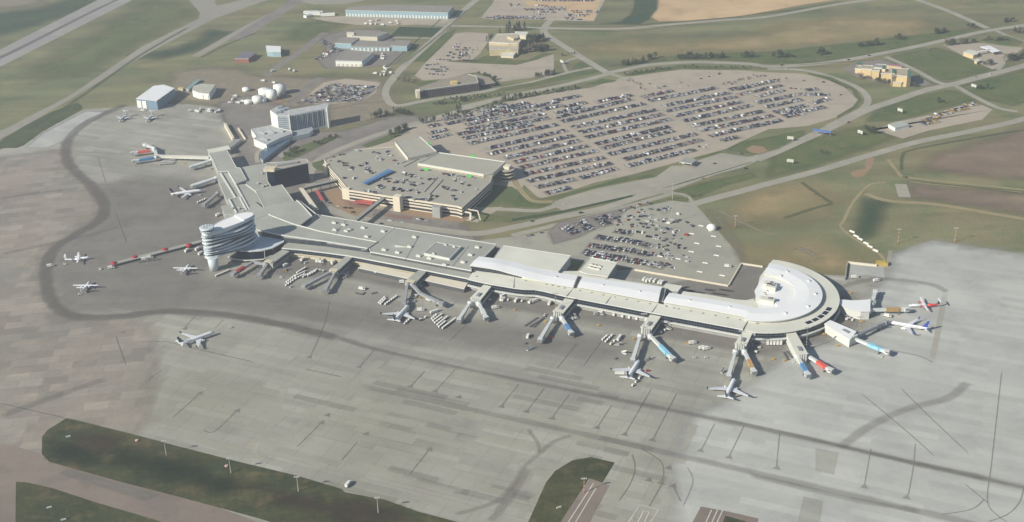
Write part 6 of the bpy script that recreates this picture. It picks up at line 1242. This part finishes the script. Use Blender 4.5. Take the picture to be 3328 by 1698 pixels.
for i, (t, x, y) in enumerate((('E5', 635, 765), ('E5', 1640, 948), ('C3', 1760, 972), ('E6', 1195, 1078), ('E6', 1315, 1090), ('E6', 1735, 808), ('E6', 1885, 930), ('C4', 945, 755), ('C4', 830, 470), ('E5', 1010, 905), ('E5', 2060, 1110), ('E4', 1800, 885), ('E3', 845, 380), ('E1', 1790, 1215))):
    put('yellow', t, x, y, 'yellow ground cart on the service lane in front of the terminal', 'yellow ground carts', .2)
for x in (1135, 1170, 1205, 1240, 1275): put('truck', 'E6', x, 905, 'white truck in the row of five below the round pier', 'trucks below the round pier', 1.3)
for x, y in ((1085, 1065), (1120, 1080), (1160, 1078), (1210, 1085), (1265, 1100), (1295, 1105)): put('truck', 'E8', x, y, 'white truck in the line behind the white wing', 'trucks behind the white wing', 1.0)
for k in range(64):
    t, x, y = rc.choice((('E5', 300, 650), ('E5', 1330, 840), ('E5', 2420, 1000), ('E6', 980, 960), ('E6', 1600, 960), ('E4', 800, 600), ('E4', 1800, 760), ('E1', 1640, 1130), ('E1', 1350, 1150), ('E4', 360, 400), ('E4', 640, 430), ('E6', 600, 760), ('E5', 1650, 770), ('E3', 1330, 900), ('E3', 1150, 420), ('E4', 1680, 880), ('E6', 2000, 620)))
    kd = rc.choice(('dolly', 'dolly', 'tug', 'cart', 'cart', 'loader')); put(kd, t, x+rc.uniform(-75, 75), y+rc.uniform(-40, 45), {'dolly': 'dark empty dolly', 'tug': 'small white tug', 'cart': 'single white baggage cart', 'loader': 'white belt loader'}[kd]+' left standing among the gate buildings', 'stray '+kd+'s among the gate buildings')
for k in range(30):
    t, a, b = rc.choice((('E5', (460, 640), (1180, 700)), ('E5', (1500, 760), (2250, 890)), ('E6', (140, 720), (830, 820)), ('E4', (250, 400), (760, 440))))
    f = rc.random(); put('truck' if k % 3 else 'cart', t, a[0]+(b[0]-a[0])*f, a[1]+(b[1]-a[1])*f, 'white '+('truck' if k % 3 else 'cart')+' backed against the gallery ledge between gates', ('trucks' if k % 3 else 'carts')+' backed against the gallery ledge', 1.1+rc.uniform(-.1, .1))
# white dome tank near the staff lot and small markers
p = g('E8', 1885, 470); o = thing('white_dome', 'white dome at the edge of the staff lot', 'dome', p.to_3d()); mb = MB(); mb.tube([(p.x, p.y, 0), (p.x, p.y, 3), (p.x, p.y, 5), (p.x, p.y, 6.4), (p.x, p.y, 7)], [5.2, 5.6, 4.8, 3, .4], WH, 20); mb.build('shell', o); mb = MB(); mb.box((p.x-5, p.y-2.6, 0), (2, 1.2, 2.6), METAL); mb.build('door', o)
for k, (t, x, y) in enumerate([('E8', *q) for q in ((1650, 520), (1710, 635), (1645, 735), (1745, 975), (1810, 870), (1970, 670), (1945, 780), (2015, 1020), (2085, 912), (1485, 820), (1420, 925), (1270, 790), (1760, 425), (1910, 550), (1480, 480))]):
    p = g(t, x, y); mb = MB(); mb.box((p.x, p.y, .1), (6, 1.2, .8), EQW, -AX); mb.box((p.x, p.y, .9), (5, .6, .2), TRIM, -AX); tag(mb.build('parking_barrier', None, p.to_3d()), 'short white barrier lying in the empty part of the staff lot', 'barrier', 'barriers in the staff lot')
for k, (x, y) in enumerate(((845, 1095), (885, 1140), (925, 1170), (985, 1212), (1025, 1245), (1080, 1285))):
    p = g('B4', x, y); mb = MB(); mb.box((p.x, p.y, 0), (7, 2, 1.4), EQW, R(-55)); mb.box((p.x, p.y, 1.4), (6, 1, .3), TRIM, R(-55)); tag(mb.build('parking_barrier', None, p.to_3d()), 'white barrier beside the curved track above the light apron', 'barrier', 'barriers beside the curved track')
for lab, t, x, y in (('orange marker drum on the near verge, left one', 'D1', 1033, 545), ('orange marker drum beside the second verge pole', 'D1', 1708, 738)):
    p = g(t, x, y); mb = MB(); m_ = mat('marker_orange', (196, 120, 84), .7); mb.tube([(p.x, p.y, 0), (p.x, p.y, 1.2), (p.x, p.y, 1.7)], [1.3, 1.2, .4], m_, 10); mb.tube([(p.x, p.y, 1.2), (p.x, p.y, 1.35)], [1.35, 1.35], WH, 10); tag(mb.build('marker_drum', None, p.to_3d()), lab, 'marker')
for lab, t, x, y in (('small white sign low in the left verge', 'D1', 372, 1050), ('small white sign at the bottom of the left verge', 'D1', 480, 1142), ('small pale sign at the verge left end', 'D1', 515, 515), ('small white sign in the curved verge', 'D2', 1640, 1050)):
    p = g(t, x, y); mb = MB(); mb.box((p.x, p.y, .3), (4, .4, 1.3), WH, .4); mb.beam((p.x, p.y, 0), (p.x, p.y, .4), .3, .3, METAL); tag(mb.build('taxiway_sign', None, p.to_3d()), lab, 'sign')
# red canopies and flower beds of the forecourt
for lab, P in (('long red awning along the north forecourt kerb', gs('B2', [(590, 680), (620, 670), (680, 765), (650, 780)], 4)), ('red roofed bus shelter in front of the garage', gs('E7', [(405, 890), (450, 865), (700, 850), (650, 925)], 4))):
    c = sum(P, Vector((0, 0)))/4; o = thing('red_awning', lab, 'awning', V3(c, 0)); rr_ = mat('awning_red', (176, 84, 76), .7); mb = MB(); mb.prism(P, 3.7, 4, rr_, rr_, True); mb.build('roof', o); posts('post', o, [q+(c-q)*.1 for q in P], 3.7, .3)

for k in range(46):
    t, x0, x1, y0, y1 = rc.choice((('A2', 620, 860, 400, 660), ('A2', 1000, 1500, 195, 260), ('A1', 2150, 2560, 900, 1050), ('A2', 1000, 1400, 540, 600), ('A1', 1800, 2200, 1100, 1130), ('A2', 60, 420, 700, 900), ('A2', 1150, 1350, 670, 760)))
    put('truck', t, rc.uniform(x0, x1), rc.uniform(y0, y1), 'small pale truck parked in the yards around the workshops and tank farm', 'trucks in the works yards')
# ------------------------------------------------------------------ trees
LEAF = [mat('leaf_dark', (58, 70, 46), .9, var=.35, scale=.8), mat('leaf_mid', (76, 86, 58), .9, var=.35, scale=.8), mat('leaf_bare', (112, 104, 88), .9, var=.25, scale=.8), mat('leaf_conifer', (44, 60, 44), .9, var=.35, scale=.8)]
BARK = mat('bark', (86, 76, 64), .95)
def tree_proto(kind, seed):
    r = random.Random(seed); o = thing('conifer_tree' if kind == 3 else 'shade_tree' if kind < 2 else 'bare_tree', 'x', 'tree')
    hgt = r.uniform(8, 11) if kind != 3 else r.uniform(10, 14); mb = MB(); mb.tube([(0, 0, 0), (.1, 0, hgt*.4), (0, .1, hgt*.8)], [.3, .2, .07], BARK, 6)
    for k in range(5): a = r.uniform(0, 6.3); z = hgt*r.uniform(.3, .6); mb.tube([(0, 0, z), (math.cos(a)*1.8, math.sin(a)*1.8, z+1.6)], [.12, .04], BARK, 5)
    mb.build('trunk', o); mb = MB(); m = LEAF[kind]
    n = 130 if kind != 2 else 60
    for k in range(n):
        if kind == 3: t = r.random()**.8; z = hgt*(.12+.86*t); R_ = (1-t)*hgt*.24+.15; a = r.uniform(0, 6.3); q = R_*r.uniform(.5, 1.1); c = Vector((math.cos(a)*q, math.sin(a)*q, z)); s = r.uniform(.35, .8)
        else:
            while True:
                c = Vector((r.uniform(-1, 1), r.uniform(-1, 1), r.uniform(-1, 1)))
                if .3 < c.length < 1: break
            c = Vector((c.x*3.2*r.uniform(.8, 1.15), c.y*3.2, hgt*.62+c.z*hgt*.34)); s = r.uniform(.45, 1.0)
        e = [Vector((r.uniform(-1, 1), r.uniform(-1, 1), r.uniform(-1, 1))).normalized()*s for _ in range(4)]
        for q in ((0, 1, 2), (0, 2, 3), (0, 3, 1), (1, 3, 2)): mb.face([c+e[i] for i in q], m)
    mb.build('crown', o); return o
TP = {}
def tree(kind, t, x, y, s, label, group):
    if (kind, 0) not in TP:
        for k in range(3): TP[(kind, k)] = [tree_proto(kind, kind*10+k), False]
    q = TP[(kind, rc.randrange(3))]
    if not q[1]: o = q[0]; q[1] = True
    else: o = copy_tree(q[0])
    p = g(t, x, y) if not isinstance(x, Vector) else x
    o.location = (p.x, p.y, 0); o.scale = (s*rc.uniform(.9, 1.2), s*rc.uniform(.9, 1.2), s*rc.uniform(.8, 1.1)); o.rotation_euler = (0, 0, rc.uniform(0, 6.2)); o['label'] = label; o['group'] = group
def trees(t, a, b, n, kinds, s, label, jit=4.5):
    n = int(n*1.4) if n > 3 else n; s *= 1.08
    A_, B_ = g(t, *a), g(t, *b)
    for i in range(n):
        p = A_+(B_-A_)*((i+rc.random()*.6)/n)+Vector((rc.uniform(-jit, jit), rc.uniform(-jit, jit))); tree(rc.choice(kinds), t, p, 0, s*rc.uniform(.75, 1.2), label, label.replace('tree', 'trees', 1) if False else 'trees '+label.split(' tree ')[-1])
for a in (('G1', (20, 235), (600, 150), 16, (0, 1), .55, 'low dark tree lining the avenue below the old hotel'), ('G1', (150, 375), (500, 320), 10, (0, 3), .6, 'small dark tree at the lot edge left of the poplar pair'), ('G1', (520, 300), (830, 220), 9, (0, 1), .65, 'bushy tree along the upper edge of the long-term lot'),
          ('G1', (840, 190), (1200, 130), 11, (0, 3), .8, 'dark tree in the thick part of the lot edge row'), ('G1', (1200, 120), (1750, 30), 16, (0, 1), .6, 'bushy tree along the far upper lot edge'), ('G1', (290, 320), (370, 310), 2, (3,), 1.1, 'tall dark conifer tree of the pair above the lot corner'),
          ('A3', (1090, 665), (1280, 635), 8, (0, 3), .8, 'dark tree in the verge right of the avenue junction'), ('A3', (1300, 630), (1430, 580), 6, (3, 0), .9, 'dark tree at the right end of the first verge clump'), ('A3', (1680, 595), (2150, 585), 17, (0, 1, 3), 1.0, 'tree in the long clump above the avenue'), ('A3', (2310, 580), (2400, 575), 4, (0, 1), 1.0, 'tree in the small clump right of the long clump'),
          ('A4', (70, 585), (240, 575), 7, (0, 1), 1.0, 'tree in the meadow-edge clump above the two white vans'), ('A4', (505, 560), (585, 545), 4, (0,), 1.0, 'tree in the tiny meadow-edge clump'), ('A4', (930, 475), (1110, 450), 8, (0, 1), .95, 'tree in the clump over the yellow inn'), ('A4', (1265, 400), (1350, 390), 4, (0, 2), .9, 'tree in the clump beyond the yellow inn'), ('A4', (1660, 345), (1800, 325), 7, (0, 1), .9, 'tree in the clump above the lawn'),
          ('A4', (2020, 280), (2070, 275), 3, (0,), .9, 'tree near the meadow corner crossing'), ('A4', (2360, 225), (2440, 220), 5, (0, 1), .8, 'tree in the far right meadow'), ('A4', (1750, 460), (2090, 430), 12, (2, 0), 1.0, 'brownish tree along the filling station approach'), ('A4', (2150, 405), (2400, 410), 9, (0, 2), .7, 'small tree on the oval green by the filling station'), ('A4', (2470, 330), (2566, 340), 5, (0, 2), .8, 'tree at the far right junction'),
          ('A4', (2400, 620), (2566, 560), 9, (2, 0), 1.1, 'brown tree right of the filling station'), ('A4', (2150, 660), (2260, 650), 5, (0, 2), .8, 'tree below the filling station huts'), ('A4', (930, 790), (1000, 790), 4, (2,), .8, 'bare tree left of the inn entrance'), ('A4', (1080, 830), (1500, 870), 13, (2, 0, 1), .8, 'mixed tree in front of the yellow inn'), ('A4', (1230, 800), (1400, 810), 5, (2,), .9, 'bare tree against the yellow inn bay'), ('A4', (1680, 1020), (1760, 1040), 4, (0,), .6, 'small tree on the verge above the hire cars'), ('A4', (2100, 900), (2180, 890), 3, (0,), .8, 'dark tree by the white billboard below the crossing'),
          ('G4', (1690, 150), (1810, 150), 3, (3,), 1.0, 'dark conifer tree left behind the beige office'), ('G4', (1790, 100), (2090, 110), 6, (3,), 1.3, 'tall dark conifer tree along the road behind the beige office'), ('G4', (1480, 300), (1530, 250), 4, (0, 3), .8, 'dark tree at the left wall of the beige office'), ('G4', (2200, 330), (2420, 260), 9, (0, 3), 1.2, 'dark tree in the grove right of the beige office'), ('G4', (2120, 480), (2360, 400), 12, (2,), 1.3, 'grey leafless tree in the grove right of the beige office'), ('G4', (2300, 470), (2500, 440), 7, (3, 0), 1.1, 'dark tree at the lower end of the beige office grove'),
          ('G4', (1500, 440), (1700, 460), 6, (0, 2), .6, 'low tree under the beige office front'), ('G4', (20, 960), (140, 980), 4, (2,), 1.1, 'pale leafless tree left of the old hotel'), ('G4', (1350, 840), (1600, 950), 6, (0,), .7, 'low tree at the dark pond corner'), ('G4', (2280, 890), (2560, 840), 8, (3, 0), .8, 'small dark conifer tree beside the loop road'),
          ('B2', (1330, 140), (1530, 60), 9, (0, 1), .8, 'dark tree above the garage upper deck'), ('B2', (310, 350), (430, 280), 6, (0,), .7, 'dark tree on the green beside the dark glass office'), ('B2', (560, 230), (830, 130), 8, (0, 1), .6, 'tree along the curved green by the hotel'), ('B2', (680, 390), (760, 400), 3, (0,), .6, 'tree at the garage west corner'), ('A2', (1180, 1190), (1300, 1160), 6, (0, 2), .9, 'tree in the clump right of the hotel shadow'), ('A2', (1380, 1140), (1570, 1150), 8, (0, 3), .8, 'tree along the lower avenue by the sand strip'),
          ('A2', (1650, 1230), (1800, 1220), 5, (0, 3), .9, 'dark tree at the corner of the lower avenue'), ('G2', (110, 110), (560, 40), 16, (0, 1), .45, 'low shrub tree along the inner avenue edge'), ('G2', (620, 30), (1480, 45), 22, (0, 2), .4, 'low shrub tree along the lot top edge'), ('G2', (1090, 200), (1470, 105), 16, (0,), .3, 'tiny shrub tree in the slanting lot divider'), ('G2', (130, 150), (300, 250), 9, (0,), .3, 'tiny shrub tree in the left lot divider'),
          ('A3', (340, 760), (430, 740), 4, (3,), .8, 'small dark conifer tree beside the lay-by'), ('A3', (490, 560), (640, 545), 5, (0,), .4, 'low shrub tree by the avenue loop'), ('B4', (980, 60), (1090, 120), 4, (0, 1), .9, 'dark tree on the verge left of the rental office'), ('B4', (560, 300), (600, 305), 2, (1,), .6, 'lone tree on the verge above the service road'), ('E8', (1650, 60), (1720, 70), 3, (2,), .6, 'pale shrub tree right of the traffic island'), ('A2', (1900, 1010), (2500, 960), 14, (0, 1), .5, 'low tree in the middle strip of the avenue')): trees(*a)

# ------------------------------------------------------------------ air
hz_ = bpy.data.materials.new('haze_air'); hz_.use_nodes = True; n = hz_.node_tree.nodes; n.clear()
vo = n.new('ShaderNodeVolumePrincipled'); out = n.new('ShaderNodeOutputMaterial'); hz_.node_tree.links.new(vo.outputs[0], out.inputs['Volume'])
vo.inputs['Color'].default_value = (.86, .93, 1.0, 1); vo.inputs['Density'].default_value = 0.000125; vo.inputs['Anisotropy'].default_value = .2
mb = MB(); mb.prism([Vector(p) for p in ((-7000, -1000), (7000, -1000), (7000, 10000), (-7000, 10000))], -1, 620, hz_, hz_, True)
o = mb.build('haze'); o['kind'] = 'stuff'; o['label'] = 'thin pale haze over the whole airport'
